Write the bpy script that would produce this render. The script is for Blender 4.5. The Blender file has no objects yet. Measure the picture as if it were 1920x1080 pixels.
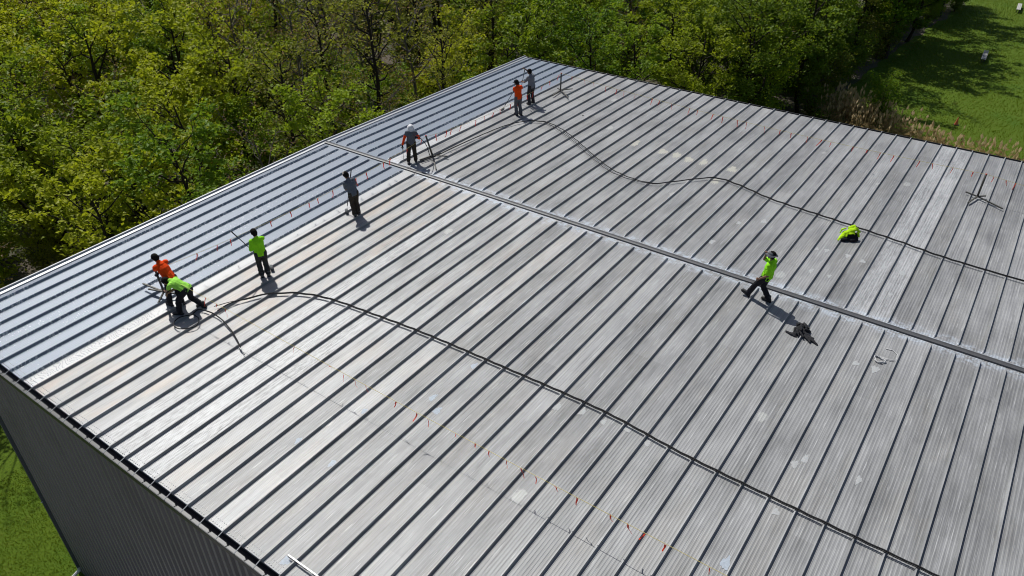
import bpy, math, random
import numpy as np
from mathutils import Vector, Matrix

# ------------------------------------------------------------------ camera, sky, sun, exposure
scene = bpy.context.scene
H = 12.36                    # ridge height above the ground
SL = 0.0158                  # roof slope
S = 0.61                     # seam spacing
EAVE = 15.30                 # panel ends
NP = 54                      # panels along the roof

cam_d = bpy.data.cameras.new('camera')
cam_d.sensor_width = 36.0
cam_d.lens = 26.46
cam_d.clip_end = 600
cam = bpy.data.objects.new('camera', cam_d)
scene.collection.objects.link(cam)
cr, cu, cf = (0.815854, 0.578234, -0.00527), (-0.321381, 0.460987, 0.827167), (-0.480725, 0.673154, -0.561932)
M = Matrix(((cr[0], cu[0], -cf[0], 24.452), (cr[1], cu[1], -cf[1], -20.140), (cr[2], cu[2], -cf[2], 13.034 + H), (0, 0, 0, 1)))
cam.matrix_world = M
scene.camera = cam
CAM = np.array([24.452, -20.140, 13.034 + H])

SUN_EL = math.radians(53)
SUN_AZ = (-0.905, 0.425)
world = bpy.data.worlds.new('World')
scene.world = world
world.use_nodes = True
wn = world.node_tree
sky = wn.nodes.new('ShaderNodeTexSky')
sky.sky_type = 'NISHITA'
sky.sun_disc = False
sky.sun_elevation = SUN_EL
sky.sun_rotation = math.atan2(SUN_AZ[0], SUN_AZ[1])
sky.air_density = 1.0
sky.dust_density = 1.5
bg = wn.nodes['Background']
bg.inputs['Strength'].default_value = 0.06
wn.links.new(sky.outputs['Color'], bg.inputs['Color'])

sun_d = bpy.data.lights.new('sun', 'SUN')
sun_d.energy = 4.1
sun_d.angle = math.radians(0.53)
sun_d.color = (1.0, 0.978, 0.935)
sun = bpy.data.objects.new('sun', sun_d)
scene.collection.objects.link(sun)
to_sun = Vector((SUN_AZ[0] * math.cos(SUN_EL), SUN_AZ[1] * math.cos(SUN_EL), math.sin(SUN_EL)))
sun.rotation_euler = to_sun.to_track_quat('Z', 'Y').to_euler()
sun.location = (-30, 20, 60)

vs = scene.view_settings
vs.view_transform = 'Standard'
vs.look = 'None'
vs.exposure = 0.0
vs.gamma = 1.0
vs.use_curve_mapping = False
scene.cycles.pixel_filter_type = 'BLACKMAN_HARRIS'
scene.cycles.filter_width = 1.05

# ------------------------------------------------------------------ helpers
COL = scene.collection
rnd = random.Random(7)
rng = np.random.default_rng(11)

def roofz(y):
    return H - SL * abs(y)

def link(o, parent=None):
    COL.objects.link(o)
    if parent is not None:
        o.parent = parent
    return o

def mesh(name, verts, faces, mat=None, smooth=False):
    me = bpy.data.meshes.new(name)
    if isinstance(verts, np.ndarray):
        verts = verts.tolist()
    if isinstance(faces, np.ndarray):
        faces = faces.tolist()
    me.from_pydata(verts, [], faces)
    if mat is not None:
        me.materials.append(mat)
    if smooth:
        me.polygons.foreach_set('use_smooth', [True] * len(me.polygons))
    me.update()
    return me

def obj(name, me, parent=None, loc=None, mat=None):
    o = bpy.data.objects.new(name, me)
    link(o, parent)
    if loc is not None:
        o.location = loc
    if mat is not None:
        o.material_slots[0].link = 'OBJECT'
        o.material_slots[0].material = mat
    return o

def empty(name, loc=(0, 0, 0), rz=0.0):
    o = bpy.data.objects.new(name, None)
    o.empty_display_size = 0.2
    link(o)
    o.location = loc
    o.rotation_euler = (0, 0, rz)
    return o

def tag(o, label=None, cat=None, group=None, kind=None):
    if label: o['label'] = label
    if cat: o['category'] = cat
    if group: o['group'] = group
    if kind: o['kind'] = kind
    return o

class MB:
    """collects shapes into one mesh"""
    def __init__(self):
        self.v = []; self.f = []; self.n = 0
    def add(self, v, f):
        v = np.asarray(v, float).reshape(-1, 3)
        self.v.append(v)
        self.f += [tuple(int(i) + self.n for i in q) for q in f]
        self.n += len(v)
        return self
    def box(self, lo, hi):
        x0, y0, z0 = lo; x1, y1, z1 = hi
        return self.add([(x0, y0, z0), (x1, y0, z0), (x1, y1, z0), (x0, y1, z0), (x0, y0, z1), (x1, y0, z1), (x1, y1, z1), (x0, y1, z1)],
                        [(0, 3, 2, 1), (4, 5, 6, 7), (0, 1, 5, 4), (1, 2, 6, 5), (2, 3, 7, 6), (3, 0, 4, 7)])
    def bar(self, a, b, w, h, up=(0, 0, 1)):
        a = np.array(a, float); b = np.array(b, float); d = b - a; d /= np.linalg.norm(d)
        up = np.array(up, float)
        if abs(d @ up) > .98: up = np.array([1., 0, 0])
        s = np.cross(d, up); s /= np.linalg.norm(s); u = np.cross(s, d)
        v = [p + s * i * w / 2 + u * j * h / 2 for p in (a, b) for i, j in ((-1, -1), (1, -1), (1, 1), (-1, 1))]
        return self.add(v, [(0, 1, 2, 3), (7, 6, 5, 4), (0, 4, 5, 1), (1, 5, 6, 2), (2, 6, 7, 3), (3, 7, 4, 0)])
    def tube(self, pts, rad, n=6, cap=True):
        pts = np.asarray(pts, float)
        rad = np.broadcast_to(np.asarray(rad, float), (len(pts),))
        t = np.gradient(pts, axis=0)
        t /= np.linalg.norm(t, axis=1)[:, None] + 1e-9
        ref = np.array([0, 0, 1.]) if abs(t[0][2]) < .9 else np.array([1., 0, 0])
        v = []
        ang = np.arange(n) * 2 * np.pi / n
        for p, r, d in zip(pts, rad, t):
            s = np.cross(d, ref); l = np.linalg.norm(s)
            if l < 1e-4: s = np.array([1., 0, 0]); l = 1
            s /= l; u = np.cross(s, d)
            ref = u
            v.append(p + r * (np.cos(ang)[:, None] * s + np.sin(ang)[:, None] * u))
        v = np.concatenate(v); f = []
        for i in range(len(pts) - 1):
            for k in range(n):
                a = i * n + k; b = i * n + (k + 1) % n
                f.append((a, b, b + n, a + n))
        if cap:
            f.append(tuple(range(n - 1, -1, -1))); f.append(tuple(range((len(pts) - 1) * n, len(pts) * n)))
        return self.add(v, f)
    def ball(self, c, r, nu=10, nv=7, ax=None):
        """ellipsoid; r scalar or 3 radii along the rows of ax"""
        c = np.array(c, float); r = np.broadcast_to(np.asarray(r, float), (3,))
        ax = np.eye(3) if ax is None else np.asarray(ax, float)
        v = [c + ax[2] * r[2]]
        for i in range(1, nv):
            a = math.pi * i / nv
            for k in range(nu):
                b = 2 * math.pi * k / nu
                v.append(c + ax[0] * r[0] * math.sin(a) * math.cos(b) + ax[1] * r[1] * math.sin(a) * math.sin(b) + ax[2] * r[2] * math.cos(a))
        v.append(c - ax[2] * r[2]); f = []
        for k in range(nu): f.append((0, 1 + k, 1 + (k + 1) % nu))
        for i in range(nv - 2):
            for k in range(nu):
                a = 1 + i * nu + k; b = 1 + i * nu + (k + 1) % nu
                f.append((a, a + nu, b + nu, b))
        e = len(v) - 1; o = 1 + (nv - 2) * nu
        for k in range(nu): f.append((o + (k + 1) % nu, o + k, e))
        return self.add(v, f)
    def limb(self, a, b, ra, rb, side=None, flat=1.0, n=12):
        """closed round cone from a to b; side/flat: radius along side is r, across it r*flat"""
        a = np.array(a, float); b = np.array(b, float); d = b - a; L = np.linalg.norm(d)
        d = d / L if L > 1e-6 else np.array([0, 0, 1.])
        s = np.array(side, float) if side is not None else (np.array([1., 0, 0]) if abs(d[0]) < .8 else np.array([0, 1., 0]))
        s = s - (s @ d) * d; s /= np.linalg.norm(s); u = np.cross(d, s)
        rings = []
        for k in range(1, 4):
            t = k * math.pi / 6
            rings.append((a - d * ra * math.cos(t) * min(1, flat + .2), ra * math.sin(t)))
        for k in range(2, -1, -1):
            t = (k + 1) * math.pi / 6
            rings.append((b + d * rb * math.cos(t) * min(1, flat + .2), rb * math.sin(t)))
        v = [a - d * ra * min(1, flat + .2)]
        for c, r in rings:
            for k in range(n):
                q = 2 * math.pi * k / n
                v.append(c + s * r * math.cos(q) + u * r * flat * math.sin(q))
        v.append(b + d * rb * min(1, flat + .2)); f = []
        for k in range(n): f.append((0, 1 + (k + 1) % n, 1 + k))
        for i in range(len(rings) - 1):
            for k in range(n):
                p = 1 + i * n + k; q = 1 + i * n + (k + 1) % n
                f.append((p, q, q + n, p + n))
        e = len(v) - 1; o = 1 + (len(rings) - 1) * n
        for k in range(n): f.append((o + k, o + (k + 1) % n, e))
        return self.add(v, f)
    def mesh(self, name, mat, smooth=False):
        return mesh(name, np.concatenate(self.v), self.f, mat, smooth)
    def build(self, name, mat, parent=None, smooth=False, loc=None):
        if loc is not None:
            self.v = [v - np.array(loc) for v in self.v]
        o = obj(name, self.mesh(name, mat, smooth), parent)
        if loc is not None and parent is None: o.location = loc
        return o

# ------------------------------------------------------------------ materials
class NT:
    def __init__(self, name):
        self.m = bpy.data.materials.new(name); self.m.use_nodes = True
        self.t = self.m.node_tree; self.N = self.t.nodes; self.b = self.N['Principled BSDF']
        self.out = self.N['Material Output']
    def n(self, typ, **kw):
        o = self.N.new(typ)
        for k, v in kw.items(): setattr(o, k, v)
        return o
    def l(self, a, b): self.t.links.new(a, b)
    def val(self, sock, v):
        if hasattr(v, 'is_linked') or isinstance(v, bpy.types.NodeSocket): self.l(v, sock)
        else: sock.default_value = v
    def math(self, op, a, b=None, clamp=False):
        o = self.n('ShaderNodeMath', operation=op); o.use_clamp = clamp
        self.val(o.inputs[0], a)
        if b is not None: self.val(o.inputs[1], b)
        return o.outputs[0]
    def pos(self):
        g = self.n('ShaderNodeNewGeometry'); s = self.n('ShaderNodeSeparateXYZ'); self.l(g.outputs['Position'], s.inputs[0])
        return g.outputs['Position'], s.outputs[0], s.outputs[1], s.outputs[2]
    def scaled(self, vec, sc):
        o = self.n('ShaderNodeVectorMath', operation='MULTIPLY'); self.l(vec, o.inputs[0]); o.inputs[1].default_value = sc
        return o.outputs[0]
    def noise(self, vec, scale=1.0, detail=3.0, rough=.55, dist=0.0):
        o = self.n('ShaderNodeTexNoise'); o.inputs['Scale'].default_value = scale; o.inputs['Detail'].default_value = detail
        o.inputs['Roughness'].default_value = rough; o.inputs['Distortion'].default_value = dist
        if vec is not None: self.l(vec, o.inputs['Vector'])
        return o.outputs['Fac']
    def ramp(self, fac, a, b, lo=0.0, hi=1.0):
        o = self.n('ShaderNodeMapRange'); o.interpolation_type = 'SMOOTHSTEP'
        self.val(o.inputs[0], fac); o.inputs[1].default_value = a; o.inputs[2].default_value = b
        o.inputs[3].default_value = lo; o.inputs[4].default_value = hi
        return o.outputs[0]
    def mix(self, fac, a, b, mode='MIX'):
        o = self.n('ShaderNodeMix', data_type='RGBA', blend_type=mode)
        self.val(o.inputs[0], fac)
        for i, v in ((6, a), (7, b)):
            if isinstance(v, tuple): o.inputs[i].default_value = (*v[:3], 1)
            else: self.l(v, o.inputs[i])
        return o.outputs[2]
    def bump(self, h, strength=.3, dist=.01):
        o = self.n('ShaderNodeBump'); o.inputs['Strength'].default_value = strength; o.inputs['Distance'].default_value = dist
        self.l(h, o.inputs['Height']); self.l(o.outputs[0], self.b.inputs['Normal'])
    def set(self, **kw):
        nm = {'color': 'Base Color', 'rough': 'Roughness', 'metal': 'Metallic', 'spec': 'Specular IOR Level', 'coat': 'Coat Weight', 'sheen': 'Sheen Weight'}
        for k, v in kw.items():
            s = self.b.inputs[nm[k]]
            if isinstance(v, tuple): s.default_value = (*v[:3], 1)
            else: self.val(s, v)
        return self

def plain(name, col, rough=.6, metal=0.0, var=.25, scale=12.0, bump=.15, bdist=.004):
    k = NT(name)
    tc = k.n('ShaderNodeTexCoord')
    n = k.noise(tc.outputs['Object'], scale, 4)
    c = k.mix(n, tuple(x * (1 - var) for x in col), tuple(min(1, x * (1 + var)) for x in col))
    k.set(color=c, rough=rough, metal=metal)
    if bump: k.bump(n, bump, bdist)
    return k.m

# ------------------------------------------------------------------ roof materials
def bare_metal(name, base=.40, warm=0.0, bright=0.0, patch=0.0, below=None):
    """weathered zinc-aluminium sheet: streaks along the slope, blotches, scuffs, old sealant dabs"""
    k = NT(name)
    P, X, Y, Z = k.pos()
    oi = k.n('ShaderNodeObjectInfo')
    fine = k.noise(k.scaled(P, (34, .45, 1)), 1.0, 4, .6)
    mid = k.noise(k.scaled(P, (7, .8, 1)), 1.0, 3)
    blotch = k.noise(k.scaled(P, (1.3, .55, 1)), 1.0, 4, .6)
    dash = k.noise(k.scaled(P, (44, 1.5, 1)), 1.0, 1, .4)
    g = k.math('ADD', k.math('MULTIPLY', k.math('SUBTRACT', fine, .5), .85), k.math('MULTIPLY', k.math('SUBTRACT', mid, .5), .62))
    g = k.math('ADD', g, k.math('MULTIPLY', k.math('SUBTRACT', blotch, .5), .95))
    g = k.math('ADD', g, k.math('MULTIPLY', k.math('SUBTRACT', oi.outputs['Random'], .5), .13))
    wnz = k.n('ShaderNodeTexWhiteNoise', noise_dimensions='2D'); cmb = k.n('ShaderNodeCombineXYZ')
    k.l(oi.outputs['Random'], cmb.inputs[0]); k.l(k.math('FLOOR', k.math('DIVIDE', k.math('ADD', Y, k.math('MULTIPLY', k.math('FLOOR', k.math('MULTIPLY', oi.outputs['Random'], 3)), 1.7)), 5.1)), cmb.inputs[1])
    k.l(cmb.outputs[0], wnz.inputs['Vector'])
    g = k.math('ADD', g, k.math('MULTIPLY', k.math('SUBTRACT', wnz.outputs['Value'], .5), .15))
    g = k.math('ADD', g, 1.0 + bright)
    gv = k.math('MULTIPLY', g, base)
    comb = k.n('ShaderNodeCombineColor')
    k.l(gv, comb.inputs[0]); k.l(k.math('MULTIPLY', gv, 1.012), comb.inputs[1]); k.l(k.math('MULTIPLY', gv, 1.015), comb.inputs[2])
    c = comb.outputs[0]
    if warm:
        wn_ = k.ramp(k.noise(k.scaled(P, (1.6, .5, 1)), 1.0, 4), .42, .68)
        c = k.mix(k.math('MULTIPLY', wn_, warm), c, (.52, .40, .30), 'MIX')
    if patch:
        pn = k.ramp(k.math('ADD', k.math('MULTIPLY', k.noise(k.scaled(P, (16, 3.4, 1)), 1.0, 6, .75), .6), k.math('MULTIPLY', fine, .4)), .40, .58)
        if below is not None: pn = k.math('MULTIPLY', pn, k.ramp(Y, below + 1.2, below - 1.2))
        c = k.mix(k.math('MULTIPLY', pn, patch), c, (.60, .61, .62))
    # short scuffs along the slope
    c = k.mix(k.math('MULTIPLY', k.ramp(dash, .665, .73), .42), c, (.55, .56, .56))
    # old sealant dabs
    vo = k.n('ShaderNodeTexVoronoi'); vo.inputs['Scale'].default_value = 1.0; vo.inputs['Randomness'].default_value = 1.0
    wob = k.n('ShaderNodeVectorMath', operation='ADD')
    k.l(k.scaled(P, (1.15, .62, .01)), wob.inputs[0])
    nv = k.n('ShaderNodeTexNoise'); nv.inputs['Scale'].default_value = 5.0; k.l(P, nv.inputs['Vector'])
    k.l(k.scaled(nv.outputs['Color'], (.22, .22, 0)), wob.inputs[1])
    k.l(wob.outputs[0], vo.inputs['Vector'])
    sc = k.n('ShaderNodeSeparateColor'); k.l(vo.outputs['Color'], sc.inputs[0])
    spot = k.math('MULTIPLY', k.ramp(vo.outputs['Distance'], .17, .12), k.math('GREATER_THAN', sc.outputs[0], .83))
    c = k.mix(k.math('MULTIPLY', spot, .55), c, (.50, .51, .49))
    # brushed sealant along the ridge
    ay = k.math('ABSOLUTE', Y)
    edge = k.math('ADD', ay, k.math('MULTIPLY', k.noise(P, 2.3, 4, .65), .9))
    rs = k.math('MULTIPLY', k.ramp(edge, 1.05, .62), k.ramp(k.noise(k.scaled(P, (6, 9, 1)), 1.0, 4, .7), .38, .62))
    c = k.mix(k.math('MULTIPLY', rs, .7), c, (.52, .58, .66))
    rough = k.math('ADD', .36, k.math('ADD', k.math('MULTIPLY', blotch, .20), k.math('MULTIPLY', fine, .22)))
    k.set(color=c, rough=rough, metal=.24, spec=.4)
    k.bump(k.math('ADD', k.noise(k.scaled(P, (9, 1.2, 1)), 1.0, 2), k.math('MULTIPLY', fine, .25)), .35, .006)
    return k.m

def coating(name, wet=0.0):
    """fresh silver-blue roof coating, thicker and glossier along the seams, its glints painted there as white flecks"""
    k = NT(name)
    P, X, Y, Z = k.pos()
    big = k.noise(k.scaled(P, (1.2, .5, 1)), 1.0, 3)
    fr = k.math('FRACT', k.math('DIVIDE', X, S))
    edge = k.math('MULTIPLY', k.ramp(fr, .20, .10), k.ramp(k.noise(k.scaled(P, (22, 13, 1)), 1.0, 3, .7), .50, .60))
    drop = k.ramp(k.noise(k.scaled(P, (24, 16, 1)), 1.0, 2, .6), .72, .76)
    if wet:
        drop = k.math('MULTIPLY', k.ramp(k.noise(k.scaled(P, (20, 14, 1)), 1.0, 3, .7), .60, .68), k.ramp(k.noise(k.scaled(P, (1.5, .4, 1))), .42, .62))
    c = k.mix(big, (.205, .24, .29), (.24, .275, .325))
    fleck = k.math('MAXIMUM', k.math('MULTIPLY', edge, k.ramp(k.noise(k.scaled(P, (.8, .35, 1)), 1.0, 2), .42, .6)), k.math('MULTIPLY', drop, .7))
    c = k.mix(fleck, c, (.80, .81, .82))  # white flecks along the seams put the wet coat's glints into the colour
    k.set(color=c, rough=k.math('SUBTRACT', .46, k.math('MULTIPLY', fleck, .24)), metal=.15, spec=.4)
    k.bump(k.math('ADD', k.noise(k.scaled(P, (18, 5, 1)), 1.0, 3), fleck), .22, .006)
    return k.m

def scribbled(name):
    """first wet brush strokes of coating zigzagging over the bare sheet"""
    k = NT(name)
    P, X, Y, Z = k.pos()
    fr = k.math('FRACT', k.math('DIVIDE', X, S))
    nz = k.noise(k.scaled(P, (1, 1, 1)), 2.2, 3)
    tri = k.math('ADD', k.math('MULTIPLY', Y, 34.0), k.math('MULTIPLY', nz, 22.0))
    zz = k.math('ABSOLUTE', k.math('SINE', k.math('ADD', tri, k.math('MULTIPLY', fr, k.math('MULTIPLY', k.math('SINE', k.math('MULTIPLY', Y, 3.1)), 5.0)))))
    line = k.math('MULTIPLY', k.ramp(zz, .60, .20), k.math('MULTIPLY', k.ramp(fr, .12, .2), k.math('MULTIPLY', k.ramp(fr, .80, .66), k.ramp(Y, -10.9, -11.8))))
    base = k.mix(k.noise(k.scaled(P, (30, .5, 1)), 1.0, 3), (.36, .37, .375), (.46, .465, .47))
    c = k.mix(k.math('MULTIPLY', line, .62), base, (.13, .14, .155))
    k.set(color=c, rough=k.math('SUBTRACT', .5, k.math('MULTIPLY', line, .2)), metal=.2)
    k.bump(line, .5, .006)
    return k.m

M_bare = bare_metal('bare_roof_metal', .27, warm=.05)
M_bare2 = bare_metal('bare_roof_metal_pale', .29)
M_warm = bare_metal('bare_roof_metal_stained', .325, warm=.30)
M_pink = bare_metal('bare_roof_metal_faintly_stained', .34, warm=.12)
M_bright = bare_metal('bare_roof_metal_whitened', .31, patch=.42)
M_bright2 = bare_metal('bare_roof_metal_whitened_low', .31, patch=.5, below=-7.5)
M_coat = coating('silver_blue_coating')
M_wet = coating('silver_blue_coating_wet', 1.0)
M_scrib = scribbled('brushed_wet_coating')
M_splat = bare_metal('bare_roof_metal_splattered', .34, patch=.55)
M_rib = bare_metal('bare_seam_metal', .31)
M_trim = plain('pale_grey_trim', (.38, .395, .41), .45, .3)
M_ridge = plain('dark_grey_ridge_metal', (.095, .096, .10), .5, .3, scale=6)
M_gutter = plain('black_gutter_metal', (.035, .036, .04), .45, .2)
M_strap = plain('gutter_strap_metal', (.22, .23, .24), .5, .4)
M_screw = plain('screw_head_metal', (.20, .21, .22), .5, .5)

def wall_mat():
    k = NT('dark_grey_wall_metal')
    P, X, Y, Z = k.pos()
    st = k.noise(k.scaled(P, (9, 9, .35)), 1.0, 4, .6)
    bl = k.noise(P, .5, 4)
    c = k.mix(st, (.15, .14, .145), (.27, .25, .26))
    c = k.mix(k.ramp(bl, .5, .7, 0, .4), c, (.15, .135, .14))
    k.set(color=c, rough=.55, metal=.2); k.bump(st, .2, .004)
    return k.m
M_wall = wall_mat()

# ------------------------------------------------------------------ the building
bld = empty('metal_building', (0, 0, 0))
tag(bld, 'large metal building with a pale standing-seam roof and dark grey ribbed walls', 'building')

# one roof panel, profile across x with shallow stiffening ribs, running along -y (near) / +y (far)
def panel_mesh(name, sg, w=S):
    xs = [.0, .055]; zs = [.0, .0]
    n = 6; a0, a1 = .105, w - .045
    for i in range(n):
        c = a0 + (a1 - a0) * (i + .5) / n; h = (a1 - a0) / n
        xs += [c - h * .30, c - h * .14, c + h * .14, c + h * .30]; zs += [0, .0030, .0030, 0]
    xs += [w]; zs += [0]
    # a small shoulder bead on the +x side of the seam
    xs = [.0, .066, .070, .079, .083] + xs[2:]; zs = [0, 0, .006, .006, 0] + zs[2:]
    m = len(xs); ys = [.10, 5.2, 10.2, EAVE]
    v = [(x, sg * y, z - SL * y) for y in ys for x, z in zip(xs, zs)]
    f = []
    for j in range(len(ys) - 1):
        for i in range(m - 1):
            q = (j * m + i, j * m + i + 1, (j + 1) * m + i + 1, (j + 1) * m + i)
            f.append(q if sg > 0 else q[::-1])
    # turned-down end
    o = (len(ys) - 1) * m
    n0 = len(v); v += [(x, sg * (EAVE + .004), -SL * EAVE - .05) for x in xs]
    for i in range(m - 1):
        q = (o + i, o + i + 1, n0 + i + 1, n0 + i)
        f.append(q if sg > 0 else q[::-1])
    return mesh(name, v, f, M_bare)

def rib_mesh(name, sg):
    pr = [(-.030, 0), (-.016, .050), (-.013, .073), (.013, .075), (.015, .053), (.028, 0)]
    y0, y1, y2 = .19, .32, EAVE + .01
    v = []
    for y, hs in ((y0, .10), (y1, 1), (y2, 1)):
        for x, z in pr: v.append((x, sg * y, z * hs - SL * y))
    m = len(pr); f = []
    for j in range(2):
        for i in range(m - 1):
            q = (j * m + i, j * m + i + 1, (j + 1) * m + i + 1, (j + 1) * m + i)
            f.append(q if sg > 0 else q[::-1])
    f.append(tuple(range(2 * m, 3 * m)) if sg < 0 else tuple(range(3 * m - 1, 2 * m - 1, -1)))
    return mesh(name, v, f, M_bare)

for sg, side in ((-1, 'near'), (1, 'far')):
    pm = panel_mesh('roof_panel', sg); pm0 = panel_mesh('roof_panel_narrow', sg, .30)
    rm = rib_mesh('standing_seam', sg)
    for p in range(NP):
        mt = M_bare if (p * 7) % 3 else M_bare2
        if sg < 0:
            if p <= 7: mt = M_wet if p in (4, 5) else M_coat
            elif p == 8: mt = M_scrib
            elif p in (9, 10, 11, 12, 13): mt = M_warm
            elif p == 14: mt = M_bright
            elif p in (15, 16, 17): mt = M_bright2
            elif p in (18, 19, 21): mt = M_pink
        else:
            if p <= 5: mt = M_coat
            elif p == 6: mt = M_splat
            elif p in (36, 37): mt = M_bright
        x0 = p * S if p else S - .30
        o = obj('roof_panel', pm if p else pm0, bld, (x0, 0, H), mt)
        if sg < 0 and p == 8: tag(o, 'roof panel zigzagged with wet brush strokes of coating')
        if p:
            mr = M_coat if (p <= 8 and sg < 0) or (p <= 6 and sg > 0) else M_rib
            obj('standing_seam', rm, bld, (p * S, 0, H), mr)
# freshly coated end of the far splattered panel
mb = MB(); xs = (6 * S + .066, 7 * S - .034)
mb.add([(xs[0], 8.7, H - SL * 8.7 + .007), (xs[1], 9.3, H - SL * 9.3 + .007), (xs[1], EAVE - .01, H - SL * EAVE + .007), (xs[0], EAVE - .01, H - SL * EAVE + .007)], [(0, 1, 2, 3)])
tag(mb.build('coating_patch', M_coat, bld), 'fresh silver-blue coating on the far end of a panel')

# ridge cap
pr = [(-.102, .004), (-.090, .046), (-.045, .056), (-.03, .044), (.03, .044), (.045, .056), (.090, .046), (.102, .004)]
v = []; x0, x1 = .10, NP * S
for x in (x0, x1):
    for y, z in pr: v.append((x, y, H + z))
m = len(pr)
f = [(i, i + 1, m + i + 1, m + i)[::-1] for i in range(m - 1)] + [tuple(range(m)), tuple(range(2 * m - 1, m - 1, -1))]
obj('ridge_cap', mesh('ridge_cap', v, f, M_ridge), bld)

# rake trim at the gable edge (both slopes)
def rake(sg):
    pr = [(.10, -.28), (.10, .095), (.12, .105), (.17, .105), (.18, .05), (.31, .035), (.31, .0)]
    v = []
    for y in (.0, EAVE + .05):
        for x, z in pr: v.append((x, sg * y, H + z - SL * y))
    m = len(pr); f = []
    for i in range(m - 1):
        q = (i, i + 1, m + i + 1, m + i); f.append(q if sg > 0 else q[::-1])
    return obj('rake_trim', mesh('rake_trim', v, f, M_trim), bld)
rake(1); rake(-1)

# gutters with straps
ZE = H - SL * EAVE
for sg in (-1, 1):
    pr = [(EAVE - .02, -.02), (EAVE - .02, -.20), (EAVE + .20, -.20), (EAVE + .205, -.015), (EAVE + .225, -.01), (EAVE + .228, -.035), (EAVE + .215, -.04), (EAVE + .212, -.215), (EAVE - .03, -.215)]
    v = []
    for x in (.08, NP * S):
        for y, z in pr: v.append((x, sg * y, ZE + z))
    m = len(pr); f = []
    for i in range(m - 1):
        q = (i, i + 1, m + i + 1, m + i); f.append(q if sg < 0 else q[::-1])
    f += [tuple(range(m)), tuple(range(2 * m - 1, m - 1, -1))]
    gut = obj('gutter', mesh('gutter', v, f, M_gutter), bld)
    mb = MB(); mb.add([(-.011, sg * EAVE, .062), (.011, sg * EAVE, .062), (.011, sg * (EAVE + .215), .0), (-.011, sg * (EAVE + .215), .0),
                       (-.011, sg * EAVE, .054), (.011, sg * EAVE, .054), (.011, sg * (EAVE + .215), -.008), (-.011, sg * (EAVE + .215), -.008)],
                      [(0, 1, 2, 3), (4, 7, 6, 5), (0, 4, 5, 1), (1, 5, 6, 2), (2, 6, 7, 3), (3, 7, 4, 0)])
    sm = mb.mesh('gutter_strap', M_strap)
    for p in range(1, NP):
        obj('gutter_strap', sm, gut, (p * S, 0, ZE + .004))
# screw heads along the near eave
mb = MB()
for p in range(1, NP):
    for i in range(7):
        for dy in (.05, .16):
            x = p * S + .10 + i * .072 + (.03 if dy > .1 else 0)
            mb.tube([(x, -EAVE + dy, ZE), (x, -EAVE + dy, ZE + .012)], .014, 6)
tag(mb.build('eave_screw', M_screw, bld), kind='stuff')

# walls: ribbed sheets
def ribbed_wall(name, a, b, n_out):
    a = np.array(a); b = np.array(b); L = np.linalg.norm(b - a); d = (b - a) / L; n = np.array(n_out, float)
    k = int(L / .30); t = []; o = []
    for i in range(k):
        s = i * L / k; w = L / k
        t += [s, s + w * .42, s + w * .52, s + w * .86, s + w * .96]; o += [0, 0, .065, .065, 0]
    t.append(L); o.append(0)
    v = []
    for z in (.12, 6.1, H - .26):
        for s, q in zip(t, o):
            p = a + d * s + n * (q + (.004 if z < 6 else 0)); v.append((p[0], p[1], z))
    m = len(t); f = []
    for j in range(2):
        for i in range(m - 1): f.append((j * m + i, j * m + i + 1, (j + 1) * m + i + 1, (j + 1) * m + i))
    return obj(name, mesh(name, v, f, M_wall), bld)
WY = EAVE - .12; WX = NP * S - .1
ribbed_wall('eave_wall', (.22, -WY), (WX, -WY), (0, -1))
ribbed_wall('gable_wall', (.22, WY), (.22, -WY), (-1, 0))
ribbed_wall('eave_wall', (WX, WY), (.22, WY), (0, 1))
ribbed_wall('gable_wall', (WX, -WY), (WX, WY), (1, 0))
mb = MB(); mb.box((.14, -WY - .06, 0), (WX + .08, WY + .06, .12)); mb.build('foundation_strip', plain('grey_foundation_concrete', (.22, .21, .2), .9), bld)
mb = MB(); mb.box((.18, -WY - .055, .12), (.32, -WY + .1, H - .22)); mb.build('corner_trim', plain('corner_trim_metal', (.15, .165, .17), .5, .3), bld)
mb = MB(); mb.bar((.52, -WY - .09, .45), (.52, -WY - .09, H - .40), .11, .09); dsp = mb.build('downspout', plain('downspout_metal', (.13, .14, .145), .5, .3), bld)
mb = MB(); mb.tube([(.52, -WY - .09, .5), (.52, -WY - .11, .32), (.44, -WY - .36, .14), (.40, -WY - .46, .10)], .065, 8); mb.build('downspout_elbow', plain('white_elbow_plastic', (.6, .6, .6), .5), dsp)
mb = MB(); mb.bar((.46, -WY - .15, 4.2), (.60, -WY - .15, 4.32), .05, .03); mb.build('downspout_bracket', plain('white_bracket_metal', (.62, .63, .64), .5), dsp)

# ------------------------------------------------------------------ ground
def litter_mat():
    k = NT('leaf_litter'); P, X, Y, Z = k.pos()
    a = k.noise(P, .35, 5); b = k.noise(P, 5.0, 5, .7)
    c = k.mix(b, (.050, .040, .028), (.16, .13, .095))
    c = k.mix(k.ramp(a, .45, .62), c, k.mix(b, (.03, .045, .012), (.075, .10, .03)))
    k.set(color=c, rough=.95); k.bump(b, .8, .15)
    return k.m
def lawn_mat():
    k = NT('mown_grass'); P, X, Y, Z = k.pos()
    a = k.noise(P, .22, 4); b = k.noise(k.scaled(P, (1, .8, 1)), 9.0, 5, .75); m = k.noise(P, 1.4, 4, .6)
    c = k.mix(b, (.040, .078, .004), (.12, .185, .008))
    c = k.mix(k.ramp(m, .55, .75, 0, .55), c, (.12, .14, .02))
    c = k.mix(k.ramp(a, .5, .7, 0, .5), c, (.05, .12, .008))
    k.set(color=c, rough=.9, spec=.2); k.bump(b, .9, .08)
    return k.m
M_lawn = lawn_mat()
g = obj('ground', mesh('ground', [(-400, -400, 0), (400, -400, 0), (400, 400, 0), (-400, 400, 0)], [(0, 1, 2, 3)], litter_mat()))
tag(g, kind='structure')
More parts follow.
